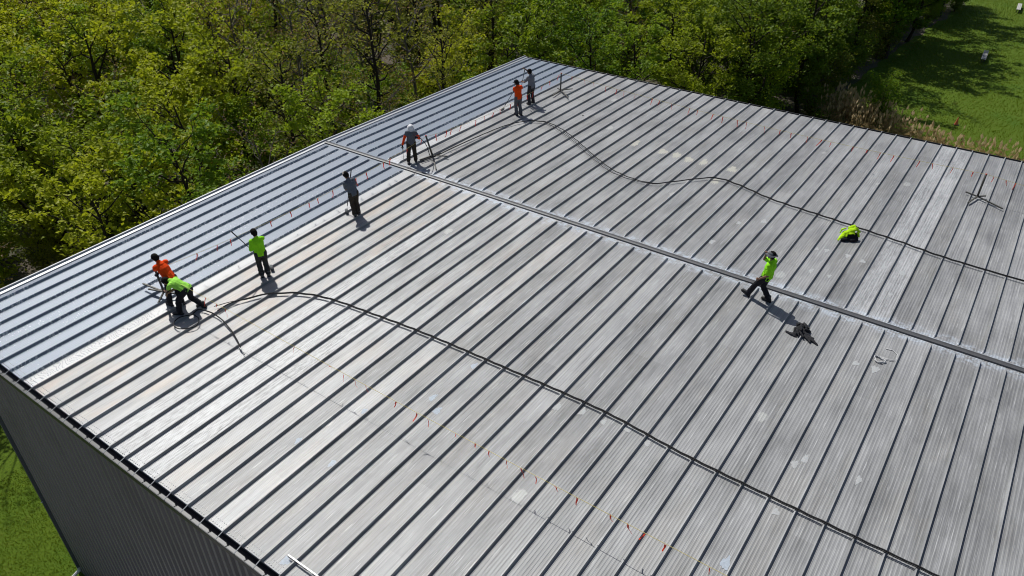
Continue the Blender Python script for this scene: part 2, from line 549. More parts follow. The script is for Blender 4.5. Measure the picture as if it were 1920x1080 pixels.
LB = [(-22, -80), (-16, -22), (-8, -9), (-6, 10), (-5, 20), (0, 27), (6, 36), (8.6, 47), (9.2, 56), (10.2, 66), (11.4, 80), (13.6, 103), (18, 140), (22, 200)]
lb = []
for (a, b), (c, d) in zip(LB[:-1], LB[1:]):
    n = max(2, int(math.hypot(c - a, d - b) / 1.2))
    for i in range(n): lb.append((a + (c - a) * i / n + rnd.uniform(-.35, .35), b + (d - b) * i / n))
lb.append(LB[-1])
v = [(x, y, .012) for x, y in lb] + [(260, 200, .012), (260, -80, .012)]
tag(obj('lawn', mesh('lawn', v, [tuple(range(len(v) - 1, -1, -1))], M_lawn)), kind='structure')
k = NT('added_bounce_concrete'); P, X, Y, Z = k.pos(); n_ = k.noise(P, 1.5, 5, .65)  # paving added out of view to bounce neutral light onto the near wall
k.set(color=k.mix(n_, (.24, .235, .225), (.36, .35, .34)), rough=.9); k.bump(n_, .3, .02)
tag(obj('added_bounce_yard', mesh('added_bounce_yard', [(2.6, -60, .02), (60, -60, .02), (60, -WY - .06, .02), (2.6, -WY - .06, .02)], [(0, 1, 2, 3)], k.m)), kind='structure')
def lawn_edge(y):
    for (a, b), (c, d) in zip(LB[:-1], LB[1:]):
        if b <= y <= d: return a + (c - a) * (y - b) / (d - b)
    return LB[-1][0]

def blades(n, x0, x1, y0, y1, h, w, seed, inside):
    r = np.random.default_rng(seed)
    x = r.uniform(x0, x1, n); y = r.uniform(y0, y1, n)
    keep = inside(x, y); x = x[keep]; y = y[keep]; n = len(x)
    a = r.uniform(0, 2 * np.pi, n); hh = h * r.uniform(.5, 1.3, n); lx = r.normal(0, .35, n) * hh; ly = r.normal(0, .35, n) * hh
    dx = np.cos(a) * w / 2; dy = np.sin(a) * w / 2
    v = np.empty((n, 3, 3)); v[:, 0] = np.stack([x - dx, y - dy, np.full(n, .01)], 1); v[:, 1] = np.stack([x + dx, y + dy, np.full(n, .01)], 1)
    v[:, 2] = np.stack([x + lx, y + ly, hh], 1)
    return v.reshape(-1, 3), np.arange(n * 3).reshape(-1, 3)

def leaf_mat(name, lo, hi, trans=.45, rough=.55, noise_scale=.35):
    k = NT(name)
    oi = k.n('ShaderNodeObjectInfo'); P, X, Y, Z = k.pos()
    n = k.noise(P, noise_scale, 3); f2 = k.noise(P, 7.0, 2)
    fac = k.math('ADD', k.math('MULTIPLY', oi.outputs['Random'], .65), k.math('ADD', k.math('MULTIPLY', n, .35), k.math('MULTIPLY', f2, .35)))
    c = k.mix(k.ramp(fac, .25, 1.05), lo, hi)
    k.set(color=c, rough=rough, spec=.25)
    tr = k.n('ShaderNodeBsdfTranslucent'); k.l(k.mix(.35, c, (.30, .36, .02)), tr.inputs['Color'])
    mx = k.n('ShaderNodeMixShader'); mx.inputs[0].default_value = trans
    k.l(k.b.outputs[0], mx.inputs[1]); k.l(tr.outputs[0], mx.inputs[2]); k.l(mx.outputs[0], k.out.inputs['Surface'])
    return k.m
M_blade = leaf_mat('grass_blade', (.05, .10, .003), (.155, .228, .007), .35)
v, f = blades(90000, -9, 3, -27, -4, .075, .035, 3, lambda x, y: (x > -7) & ~((x > .1) & (y > -15.3)))
tag(obj('grass', mesh('grass', v, f, M_blade)), 'rough green grass beside the dark ribbed wall', 'grass', kind='stuff')
v, f = blades(70000, 9, 36, 41, 112, .12, .07, 4, lambda x, y: x > 9.0 + (y - 49) * .093)
tag(obj('grass', mesh('grass', v, f, M_blade)), 'sunlit green lawn dappled with tree shade beyond the far eave', 'grass', kind='stuff')

# ------------------------------------------------------------------ trees
def bark_mat(name, lo, hi):
    k = NT(name); P, X, Y, Z = k.pos()
    n = k.noise(k.scaled(P, (14, 14, 2.2)), 1.0, 4, .7)
    k.set(color=k.mix(n, lo, hi), rough=.95, spec=.15); k.bump(n, .7, .03)
    return k.m
B_dark = bark_mat('dark_bark', (.018, .015, .013), (.06, .05, .042))
B_grey = bark_mat('grey_bark', (.07, .062, .052), (.19, .17, .145))
L_yellow = leaf_mat('yellow_green_leaf', (.17, .26, .010), (.50, .52, .018), .5)
L_green = leaf_mat('fresh_green_leaf', (.10, .22, .010), (.34, .45, .018), .5)
L_deep = leaf_mat('deep_green_leaf', (.06, .13, .012), (.20, .29, .02), .5)
L_olive = leaf_mat('olive_green_leaf', (.11, .135, .016), (.30, .31, .03), .5)
L_rust = leaf_mat('rusty_bud_leaf', (.15, .085, .03), (.30, .19, .05), .4)

def tube_arrays(pts, rad, n, V, F, off):
    mb = MB(); mb.tube(pts, rad, n, cap=False)
    V.append(mb.v[0]); F.extend([tuple(i + off for i in q) for q in mb.f])
    return off + len(mb.v[0])

def make_tree(seed, h, spread, base, limbs, subs, clump, nleaf, lsize, fork=False, flat=.55, r0=None):
    r = np.random.default_rng(seed)
    V, F, off = [], [], 0
    r0 = r0 or h * .0105
    tz = np.linspace(0, 1, 9)
    lean = r.normal(0, .035, 2) * h
    tp = np.stack([lean[0] * tz ** 1.5 + np.cumsum(r.normal(0, .010 * h, 9)) * (tz > .1), lean[1] * tz ** 1.5 + np.cumsum(r.normal(0, .010 * h, 9)) * (tz > .1), h * .97 * tz], 1)
    tr = r0 * (1.12 - tz) ** .9 + .012; tr[0] *= 1.45
    off = tube_arrays(tp, tr, 7, V, F, off)
    stems = [(tp, tr)]
    if fork:
        for q in range(r.integers(1, 3)):
            k = r.integers(2, 4); a = r.uniform(0, 6.28); L = h * r.uniform(.5, .62); s = np.linspace(0, 1, 7)
            p = tp[k] + np.stack([np.cos(a) * L * .42 * s ** .8, np.sin(a) * L * .42 * s ** .8, L * s * .95], 1) + np.concatenate([np.zeros((1, 3)), r.normal(0, .12, (6, 3))])
            rr = tr[k] * .72 * (1.08 - s) + .012
            off = tube_arrays(p, rr, 6, V, F, off); stems.append((p, rr))
    cl = []
    ga = r.uniform(0, 6.28)
    for i in range(limbs):
        sp, sr = stems[i % len(stems)] if i % 3 else stems[0]
        t = base + (1 - base) * ((i + r.uniform(0, 1)) / limbs)
        if sp is not tp: t = .2 + .8 * r.random()
        t = min(t, .985)
        fi = t * (len(sp) - 1); k = int(fi); p0 = sp[k] + (sp[min(k + 1, len(sp) - 1)] - sp[k]) * (fi - k)
        ga += 2.39996 + r.normal(0, .3)
        prof = math.sin(math.pi * min(1, .18 + .82 * (1 - (t - base) / (1 - base)) ** .75)) ** .6 if t > base else .6
        L = spread * max(.28, prof) * r.uniform(.7, 1.15)
        el = math.radians(r.uniform(18, 48) + 25 * max(0, t - .6))
        s = np.linspace(0, 1, 6)
        d = np.array([math.cos(ga) * math.cos(el), math.sin(ga) * math.cos(el), math.sin(el)])
        pts = p0 + d * (L * s)[:, None] + np.array([0, 0, 1]) * (L * .16 * s ** 2)[:, None] + np.concatenate([np.zeros((1, 3)), r.normal(0, .07 * L ** .5, (5, 3))])
        rl = max(.022, min(sr[k] * .6, .016 + L * .02))
        off = tube_arrays(pts, rl * (1.08 - s) + .006, 5, V, F, off)
        for j in range(subs):
            u = .3 + .7 * (j + r.random()) / subs
            fi = u * 5; k2 = min(4, int(fi)); q0 = pts[k2] + (pts[k2 + 1] - pts[k2]) * (fi - k2)
            a2 = ga + r.normal(0, .9); e2 = math.radians(r.uniform(-8, 50)); L2 = L * r.uniform(.22, .48) * (1.15 - .5 * u)
            d2 = np.array([math.cos(a2) * math.cos(e2), math.sin(a2) * math.cos(e2), math.sin(e2)])
            q = q0 + d2 * (L2 * np.array([0, .5, 1]))[:, None] + np.concatenate([np.zeros((1, 3)), r.normal(0, .05, (2, 3))])
            off = tube_arrays(q, [rl * .42 + .004, rl * .3 + .003, .004], 3, V, F, off)
            for c in (q[1], q[2]): cl.append(c + r.normal(0, .12, 3))
        cl.append(pts[-1])
    cl = np.array(cl)
    # leaves
    m = len(cl); n = m * nleaf
    ci = np.repeat(np.arange(m), nleaf)
    cs = (clump * r.uniform(.55, 1.3, m))[ci]
    P = cl[ci] + r.normal(0, 1, (n, 3)) * cs[:, None] * np.array([1, 1, flat])
    nrm = r.normal(0, .62, (n, 3)) + np.array([0, 0, .9]); nrm /= np.linalg.norm(nrm, axis=1)[:, None]
    t1 = np.cross(nrm, r.normal(0, 1, (n, 3))); t1 /= np.linalg.norm(t1, axis=1)[:, None]; t2 = np.cross(nrm, t1)
    sz = (lsize * r.uniform(.6, 1.35, n))[:, None]
    L4 = np.stack([P - t1 * sz * .5, P + t2 * sz * .36 + nrm * sz * .08, P + t1 * sz * .55 - nrm * sz * .10, P - t2 * sz * .36 + nrm * sz * .08], 1).reshape(-1, 3)
    return np.concatenate(V), F, L4, np.arange(n * 4).reshape(-1, 4)

KINDS = {}
def proto(kind, variants, bark, leaf, **kw):
    L = []
    for sd in variants:
        tv, tf, lv, lf = make_tree(sd, **kw)
        L.append((mesh(kind + '_trunk', tv, tf, bark, True), mesh(kind + '_crown', lv, lf, leaf)))
    KINDS[kind] = (L, kw['h'])
proto('maple_tree', (1, 2, 3), B_dark, L_yellow, h=11.0, spread=3.8, base=.14, limbs=26, subs=5, clump=.29, nleaf=19, lsize=.25, fork=True, flat=.5, r0=.17)
proto('green_tree', (11, 12), B_dark, L_green, h=12.0, spread=3.6, base=.14, limbs=28, subs=5, clump=.29, nleaf=19, lsize=.235, flat=.5, r0=.16)
proto('dense_tree', (21, 22), B_dark, L_deep, h=12.0, spread=3.9, base=.10, limbs=32, subs=6, clump=.34, nleaf=26, lsize=.23, fork=True)
proto('slender_tree', (31, 32, 33), B_dark, L_olive, h=14.0, spread=2.8, base=.34, limbs=22, subs=5, clump=.28, nleaf=9, lsize=.19, r0=.19)
proto('bare_tree', (41, 42), B_grey, L_rust, h=12.0, spread=3.2, base=.25, limbs=26, subs=7, clump=.30, nleaf=3, lsize=.15, fork=True)
proto('budding_tree', (51,), B_dark, L_rust, h=12.5, spread=3.8, base=.2, limbs=28, subs=7, clump=.42, nleaf=16, lsize=.19)
proto('sapling', (61, 62), B_dark, L_green, h=6.0, spread=1.9, base=.10, limbs=18, subs=5, clump=.32, nleaf=22, lsize=.18)
proto('shrub', (71, 72, 73), B_grey, L_olive, h=3.0, spread=1.7, base=.06, limbs=16, subs=5, clump=.30, nleaf=15, lsize=.16, r0=.04)
proto('leafy_bush', (75, 76), B_dark, L_deep, h=3.4, spread=1.9, base=.05, limbs=18, subs=5, clump=.33, nleaf=22, lsize=.17, r0=.05)

RM = np.array([cr, cu, cf])
def project(p):
    d = RM @ (np.array(p, float) - CAM)
    return 960 + 1411.2 * d[0] / d[2], 540 - 1411.2 * d[1] / d[2], d[2]

ZONES = [(130, 'at the far left edge'), (300, 'left of the two stooping workers'), (470, 'above the lime-shirted roller worker'),
         (620, 'left of the ridge end'), (800, 'behind the ridge end'), (985, 'left of the far roof corner'),
         (1150, 'right of the far roof corner'), (1330, 'behind the left far eave'), (1480, 'behind the middle far eave'), (9999, 'next to the far lawn')]
LOOK = {'maple_tree': 'yellow-green maple', 'green_tree': 'fresh green tree', 'dense_tree': 'deep green tree',
        'slender_tree': 'slender olive-leaved tree', 'bare_tree': 'leafless grey tree', 'budding_tree': 'rusty budding tree',
        'sapling': 'bright green sapling', 'shrub': 'low olive shrub', 'leafy_bush': 'deep green bush'}
CAT = {'shrub': 'shrub', 'leafy_bush': 'bush'}
def plant(kind, x, y, sc, label=None, variant=None, rz=None):
    L, h = KINDS[kind]
    tm, lm = L[rnd.randrange(len(L)) if variant is None else variant]
    t = empty(kind, (x, y, -.02), rnd.uniform(0, 6.28) if rz is None else rz)
    t.scale = (sc * rnd.uniform(.92, 1.08), sc * rnd.uniform(.92, 1.08), sc)
    obj('stem' if kind in CAT else 'trunk', tm, t); obj('crown', lm, t)
    if label is None:
        px, py, dz = project((x, y, h * sc * .6))
        zn = next(z for q, z in ZONES if px < q)
        row = 'in the front row' if dz < 42 else ('mid-woods' if dz < 56 else ('deep in the woods' if dz < 72 else 'at the back'))
        size = 'small ' if sc < .86 else ('tall ' if sc > 1.04 else '')
        if kind in CAT: size = {'small ': 'smaller ', 'tall ': 'larger '}.get(size, '')
        label = size + LOOK[kind] + ' ' + row + ', ' + zn
    tag(t, label, CAT.get(kind, 'tree'), LOOK[kind] + ('es' if kind == 'leafy_bush' else 's') + ' of the woods')
    return t

# scatter the woods where the photograph can see them
spots = []
def ok(x, y, d):
    return all((x - a) ** 2 + (y - b) ** 2 > d * d for a, b in spots)
def in_wood(x, y):
    if y < -7: return x < -13 + (y + 7) * .5
    if y < 22 and x < -7.2: return True
    if y < -8 and x > -9 + (y + 8) * .6: return False
    if y < 22 and x > -7.5: return False
    if y < 34 and x > -6 + (y - 22) * .9: return False
    if y >= 34 and x > lawn_edge(y) - .3: return False
    return True
tries = 0
wr = random.Random(21)
while tries < 16000 and len(spots) < 300:
    tries += 1
    x = wr.uniform(-85, 16); y = wr.uniform(-26, 112)
    if not in_wood(x, y): continue
    dist = math.hypot(x - CAM[0], y - CAM[1])
    px, py, dz = project((x, y, 6))
    if dz < 10 or px < -190 or px > 1960 or py < -120: continue
    if dist > 116: continue
    if not ok(x, y, (3.7 if (y < 14 and px < 420) else 3.5) if dist < 52 else 4.4): continue
    pt = project((x, y, 16))
    spots.append((x, y))
    q = wr.random()
    if px < 150 and py < 110: kind = 'budding_tree' if q < .6 else 'maple_tree'
    elif px < 500: kind = 'maple_tree' if q < .66 else ('green_tree' if q < .82 else ('slender_tree' if q < .92 else 'bare_tree'))
    elif px < 650: kind = 'slender_tree' if q < .50 else ('bare_tree' if q < .92 else 'green_tree')
    elif px < 860: kind = 'slender_tree' if q < .50 else ('bare_tree' if q < .80 else ('green_tree' if q < .92 else 'maple_tree'))
    elif px < 1250: kind = 'slender_tree' if q < .35 else ('green_tree' if q < .65 else ('maple_tree' if q < .8 else 'bare_tree'))
    else: kind = 'dense_tree' if q < .42 else ('green_tree' if q < .7 else ('maple_tree' if q < .88 else 'slender_tree'))
    sc = wr.uniform(.72, .98) if dist < 46 else wr.uniform(.85, 1.15)
    if x > lawn_edge(y) - 7 and y > 52: sc *= 1.0
    if y < 8 and x > -24: sc = wr.uniform(.80, 1.0)
    plant(kind, x, y, sc)
# understorey along the edges
us = 0; tries = 0
uspots = []
while us < 180 and tries < 9000:
    tries += 1
    x = wr.uniform(-60, 15); y = wr.uniform(-22, 100)
    if not in_wood(x - .8, y): continue
    px, py, dz = project((x, y, 1.5))
    if dz < 10 or px < -100 or px > 1950 or py < -30: continue
    edge = (x > -22 and y < 30) or (x > lawn_edge(y) - 6)
    if not edge and wr.random() < .75: continue
    if px < 520 and wr.random() < .4: continue
    if any((x - a) ** 2 + (y - b) ** 2 < 2.4 for a, b in uspots): continue
    uspots.append((x, y)); us += 1
    q = wr.random()
    plant('sapling' if q < .3 else ('shrub' if q < .65 else 'leafy_bush'), x, y, wr.uniform(.7, 1.25))
plant('sapling', 14.4, 47.6, .72, 'small yellow-green tree standing among the tan reeds')
plant('bare_tree', 4.2, 44.5, 1.0, 'leaning pale leafless tree in front of the dense green trees', 0)

# ------------------------------------------------------------------ reeds
k = NT('dry_reed'); P, X, Y, Z = k.pos()
k.set(color=k.mix(k.noise(P, 3.0, 3), (.26, .18, .09), (.52, .39, .21)), rough=.9)
tr = k.n('ShaderNodeBsdfTranslucent'); tr.inputs[0].default_value = (.5, .36, .17, 1); mx = k.n('ShaderNodeMixShader'); mx.inputs[0].default_value = .4
k.l(k.b.outputs[0], mx.inputs[1]); k.l(tr.outputs[0], mx.inputs[2]); k.l(mx.outputs[0], k.out.inputs['Surface'])
M_reed = k.m
k = NT('reed_plume'); P, X, Y, Z = k.pos()
k.set(color=k.mix(k.noise(P, 4.0, 2), (.50, .38, .22), (.75, .60, .38)), rough=.95)
tr = k.n('ShaderNodeBsdfTranslucent'); tr.inputs[0].default_value = (.7, .56, .34, 1); mx = k.n('ShaderNodeMixShader'); mx.inputs[0].default_value = .5
k.l(k.b.outputs[0], mx.inputs[1]); k.l(tr.outputs[0], mx.inputs[2]); k.l(mx.outputs[0], k.out.inputs['Surface'])
M_plume = k.m
def reeds(n, pts, spread, seed, hs=1.0):
    r = np.random.default_rng(seed); V, F, V2, F2 = [], [], [], []
    pts = np.array(pts, float)
    for i in range(n):
        s = r.random() * (len(pts) - 1); j = int(s); c = pts[j] + (pts[j + 1] - pts[j]) * (s - j)
        x, y = c + r.normal(0, spread, 2); h = r.uniform(1.5, 2.8) * hs; lx, ly = r.normal(0, .2, 2) * h * .5
        a = r.uniform(0, 3.14); w = .022; dx, dy = math.cos(a) * w, math.sin(a) * w; b = len(V)
        V += [(x - dx, y - dy, 0), (x + dx, y + dy, 0), (x + lx + dx * .5, y + ly + dy * .5, h), (x + lx - dx * .5, y + ly - dy * .5, h)]; F.append((b, b + 1, b + 2, b + 3))
        for q in range(2):   # hanging dry leaf blades
            z = h * r.uniform(.25, .8); a2 = r.uniform(0, 6.28); b = len(V); ex, ey = math.cos(a2) * .45, math.sin(a2) * .45; u = z / h
            V += [(x + lx * u, y + ly * u, z), (x + lx * u + ex * .5 - ey * .05, y + ly * u + ey * .5 + ex * .05, z + .2), (x + lx * u + ex, y + ly * u + ey, z + .02)]; F.append((b, b + 1, b + 2))
        if r.random() < .75:
            b = len(V2); pw = r.uniform(.07, .12); ph = r.uniform(.28, .46)
            for a3 in (0, 1.57):
                ex, ey = math.cos(a3 + a) * pw, math.sin(a3 + a) * pw; b = len(V2)
                V2 += [(x + lx, y + ly, h - .08), (x + lx + ex, y + ly + ey, h + ph * .35), (x + lx * 1.15, y + ly * 1.15, h + ph), (x + lx - ex, y + ly - ey, h + ph * .35)]; F2.append((b, b + 1, b + 2, b + 3))
    return V, F, V2, F2
v, f, v2, f2 = reeds(380, [(10.6, 48.6), (13, 47.2), (15.5, 46.2)], 1.1, 5)
va, fa, v2a, f2a = reeds(260, [(15.5, 46.6), (19, 45.6), (22, 45.2), (26, 45.2), (33, 46)], .7, 6, .72)
rd = tag(obj('reed_bed', mesh('reed_bed', v + va, f + [tuple(i + len(v) for i in q) for q in fa], M_reed)), 'dry tan reeds with pale plumes between far eave and lawn', 'reeds', kind='stuff')
pl_ = obj('plume', mesh('plume', v2 + v2a, f2 + [tuple(i + len(v2) for i in q) for q in f2a], M_plume), rd); tag(pl_, kind='stuff')

# ------------------------------------------------------------------ people
POSES = {
 'w3': dict(base=(6.34, -8.33, 12.23), f=(-0.884, 0.468, 0.000), P=(6.34, -8.33, 13.12), N=(6.29, -8.32, 13.64), Hd=(6.26, -8.34, 13.81), hip0=(6.30, -8.41, 13.12), knee0=(6.19, -8.36, 12.71), ank0=(6.27, -8.40, 12.32), sh0=(6.22, -8.48, 13.56), el0=(6.20, -8.53, 13.28), ha0=(5.98, -8.41, 13.21), hip1=(6.39, -8.25, 13.12), knee1=(6.29, -8.19, 12.71), ank1=(6.39, -8.24, 12.32), sh1=(6.38, -8.17, 13.58), el1=(6.23, -8.25, 13.34), ha1=(6.06, -8.33, 13.16)),
 'w4': dict(base=(5.96, -3.84, 12.30), f=(-0.930, 0.368, 0.000), P=(5.93, -3.87, 13.22), N=(5.83, -3.92, 13.73), Hd=(5.75, -3.94, 13.88), hip0=(5.90, -3.95, 13.22), knee0=(5.82, -3.89, 12.80), ank0=(5.91, -3.90, 12.39), sh0=(5.78, -4.08, 13.63), el0=(5.74, -4.01, 13.35), ha0=(5.65, -3.76, 13.32), hip1=(5.97, -3.78, 13.22), knee1=(5.89, -3.74, 12.79), ank1=(5.99, -3.78, 12.39), sh1=(5.90, -3.75, 13.69), el1=(5.85, -3.63, 13.43), ha1=(5.69, -3.70, 13.63)),
 'w5': dict(base=(4.63, 0.64, 12.35), f=(0.695, -0.719, 0.000), P=(4.65, 0.65, 13.23), N=(4.70, 0.64, 13.73), Hd=(4.75, 0.59, 13.86), hip0=(4.71, 0.71, 13.23), knee0=(4.80, 0.65, 12.82), ank0=(4.74, 0.74, 12.44), sh0=(4.82, 0.76, 13.65), el0=(4.96, 0.81, 13.41), ha0=(5.05, 0.60, 13.53), hip1=(4.58, 0.59, 13.23), knee1=(4.63, 0.48, 12.83), ank1=(4.55, 0.51, 12.44), sh1=(4.57, 0.52, 13.67), el1=(4.50, 0.42, 13.41), ha1=(4.48, 0.32, 13.17)),
 'w6': dict(base=(5.11, 7.59, 12.24), f=(-0.884, 0.468, 0.000), P=(5.10, 7.56, 13.13), N=(5.06, 7.55, 13.65), Hd=(5.01, 7.53, 13.80), hip0=(5.06, 7.48, 13.13), knee0=(4.97, 7.54, 12.73), ank0=(5.03, 7.52, 12.33), sh0=(4.99, 7.40, 13.57), el0=(4.84, 7.57, 13.40), ha0=(4.69, 7.76, 13.28), hip1=(5.14, 7.64, 13.13), knee1=(5.08, 7.70, 12.72), ank1=(5.18, 7.66, 12.33), sh1=(5.15, 7.71, 13.59), el1=(5.04, 7.91, 13.42), ha1=(4.87, 7.87, 13.62)),
 'w7': dict(base=(4.78, 9.13, 12.22), f=(-0.953, 0.302, 0.000), P=(4.78, 9.13, 13.14), N=(4.74, 9.11, 13.66), Hd=(4.67, 9.09, 13.82), hip0=(4.75, 9.04, 13.14), knee0=(4.66, 9.05, 12.71), ank0=(4.75, 9.01, 12.31), sh0=(4.69, 8.94, 13.58), el0=(4.52, 8.93, 13.33), ha0=(4.29, 9.05, 13.27), hip1=(4.81, 9.22, 13.14), knee1=(4.72, 9.27, 12.71), ank1=(4.80, 9.27, 12.31), sh1=(4.80, 9.28, 13.60), el1=(4.53, 9.31, 13.71), ha1=(4.35, 9.18, 13.87)),
 'w8': dict(base=(19.74, -0.78, 12.35), f=(-0.996, 0.094, 0.000), P=(19.83, -0.79, 13.24), N=(19.90, -0.79, 13.78), Hd=(19.83, -0.79, 13.95), hip0=(19.82, -0.88, 13.24), knee0=(19.57, -0.83, 12.87), ank0=(19.40, -0.79, 12.47), sh0=(19.87, -0.98, 13.71), el0=(19.91, -1.06, 13.41), ha0=(19.70, -1.04, 13.23), hip1=(19.84, -0.69, 13.24), knee1=(19.75, -0.68, 12.80), ank1=(20.00, -0.71, 12.45), sh1=(19.91, -0.61, 13.71), el1=(19.61, -0.61, 13.65), ha1=(19.66, -0.72, 13.91)),
 'w1': dict(base=(5.31, -10.88, 12.19), f=(-0.998, -0.062, 0.000), P=(5.42, -10.87, 13.17), N=(5.08, -10.89, 13.63), Hd=(4.96, -10.90, 13.74), hip0=(5.43, -10.97, 13.17), knee0=(5.29, -10.99, 12.73), ank0=(5.24, -11.01, 12.30), sh0=(5.14, -11.08, 13.57), el0=(4.93, -10.99, 13.35), ha0=(4.71, -10.89, 13.20), hip1=(5.41, -10.77, 13.17), knee1=(5.36, -10.76, 12.72), ank1=(5.43, -10.74, 12.28), sh1=(5.11, -10.70, 13.57), el1=(4.95, -10.76, 13.31), ha1=(4.77, -10.86, 13.11)),
 'w2': dict(base=(5.98, -10.82, 12.19), f=(-0.868, -0.497, 0.000), P=(6.03, -10.79, 13.00), N=(5.65, -11.00, 13.25), Hd=(5.52, -11.08, 13.22), hip0=(6.07, -10.87, 13.00), knee0=(5.86, -11.05, 12.68), ank0=(5.86, -11.11, 12.28), sh0=(5.79, -11.13, 13.21), el0=(5.60, -11.12, 13.00), ha0=(5.39, -11.10, 12.83), hip1=(5.98, -10.71, 13.00), knee1=(5.90, -10.68, 12.58), ank1=(6.13, -10.50, 12.30), sh1=(5.62, -10.82, 13.21), el1=(5.64, -10.90, 12.94), ha1=(5.66, -11.17, 12.92)),
}

def fabric(name, col, var=.22):
    k = NT(name); tc = k.n('ShaderNodeTexCoord')
    n = k.noise(tc.outputs['Object'], 7.0, 3, .6, 1.2); w = k.noise(tc.outputs['Object'], 60.0, 2)
    k.set(color=k.mix(n, tuple(c * (1 - var) for c in col), tuple(min(1, c * (1 + var)) for c in col)), rough=.9, spec=.15)
    k.bump(k.math('ADD', n, k.math('MULTIPLY', w, .08)), .9, .035)
    return k.m
F_orange = fabric('safety_orange_cloth', (.95, .075, .008), .12)
F_lime = fabric('safety_lime_cloth', (.30, .80, .02), .12)
F_lime2 = fabric('pale_lime_cloth', (.36, .80, .10), .12)
F_grey = fabric('slate_grey_cloth', (.125, .14, .165))
F_grey2 = fabric('heather_grey_cloth', (.20, .21, .235))
F_black = fabric('black_trouser_cloth', (.022, .022, .026), .35)
F_brown = fabric('brown_work_cloth', (.055, .044, .034), .35)
F_char = fabric('charcoal_trouser_cloth', (.05, .05, .052), .4)
F_greyt = fabric('grey_trouser_cloth', (.13, .13, .14), .3)
F_camo = fabric('mottled_dark_trouser_cloth', (.045, .045, .042), .7)
F_white = plain('white_helmet_shell', (.75, .75, .77), .4)
F_cap = fabric('black_cap_cloth', (.014, .015, .018), .3)
F_bucket = fabric('grey_hat_cloth', (.13, .135, .145), .4)
F_paleh = fabric('pale_cap_cloth', (.42, .38, .34), .3)
F_hair = fabric('dark_hair', (.012, .010, .009), .4)
F_glove = fabric('dark_work_glove', (.02, .022, .035), .3)
F_boot = plain('dark_boot_leather', (.035, .033, .032), .6)
F_bootg = plain('dusty_boot_leather', (.11, .105, .10), .8)
F_sole = plain('boot_sole_rubber', (.02, .02, .02), .8)
def skin_mat(name, col):
    k = NT(name); tc = k.n('ShaderNodeTexCoord'); n = k.noise(tc.outputs['Object'], 14.0, 3)
    k.set(color=k.mix(n, tuple(c * .85 for c in col), tuple(c * 1.12 for c in col)), rough=.55)
    k.b.inputs['Subsurface Weight'].default_value = .08
    return k.m
SK_tan = skin_mat('tanned_skin', (.36, .19, .12))
SK_brown = skin_mat('brown_skin', (.20, .10, .06))
M_eye = plain('dark_eye', (.02, .015, .012), .2, bump=0)

def fuse(o, voxel, smooth=3):
    m = o.modifiers.new('fuse', 'REMESH'); m.mode = 'VOXEL'; m.voxel_size = voxel; m.use_smooth_shade = True
    if smooth:
        q = o.modifiers.new('soften', 'SMOOTH'); q.factor = .5; q.iterations = smooth
    return o
def unit(v):
    v = np.array(v, float); return v / (np.linalg.norm(v) + 1e-9)

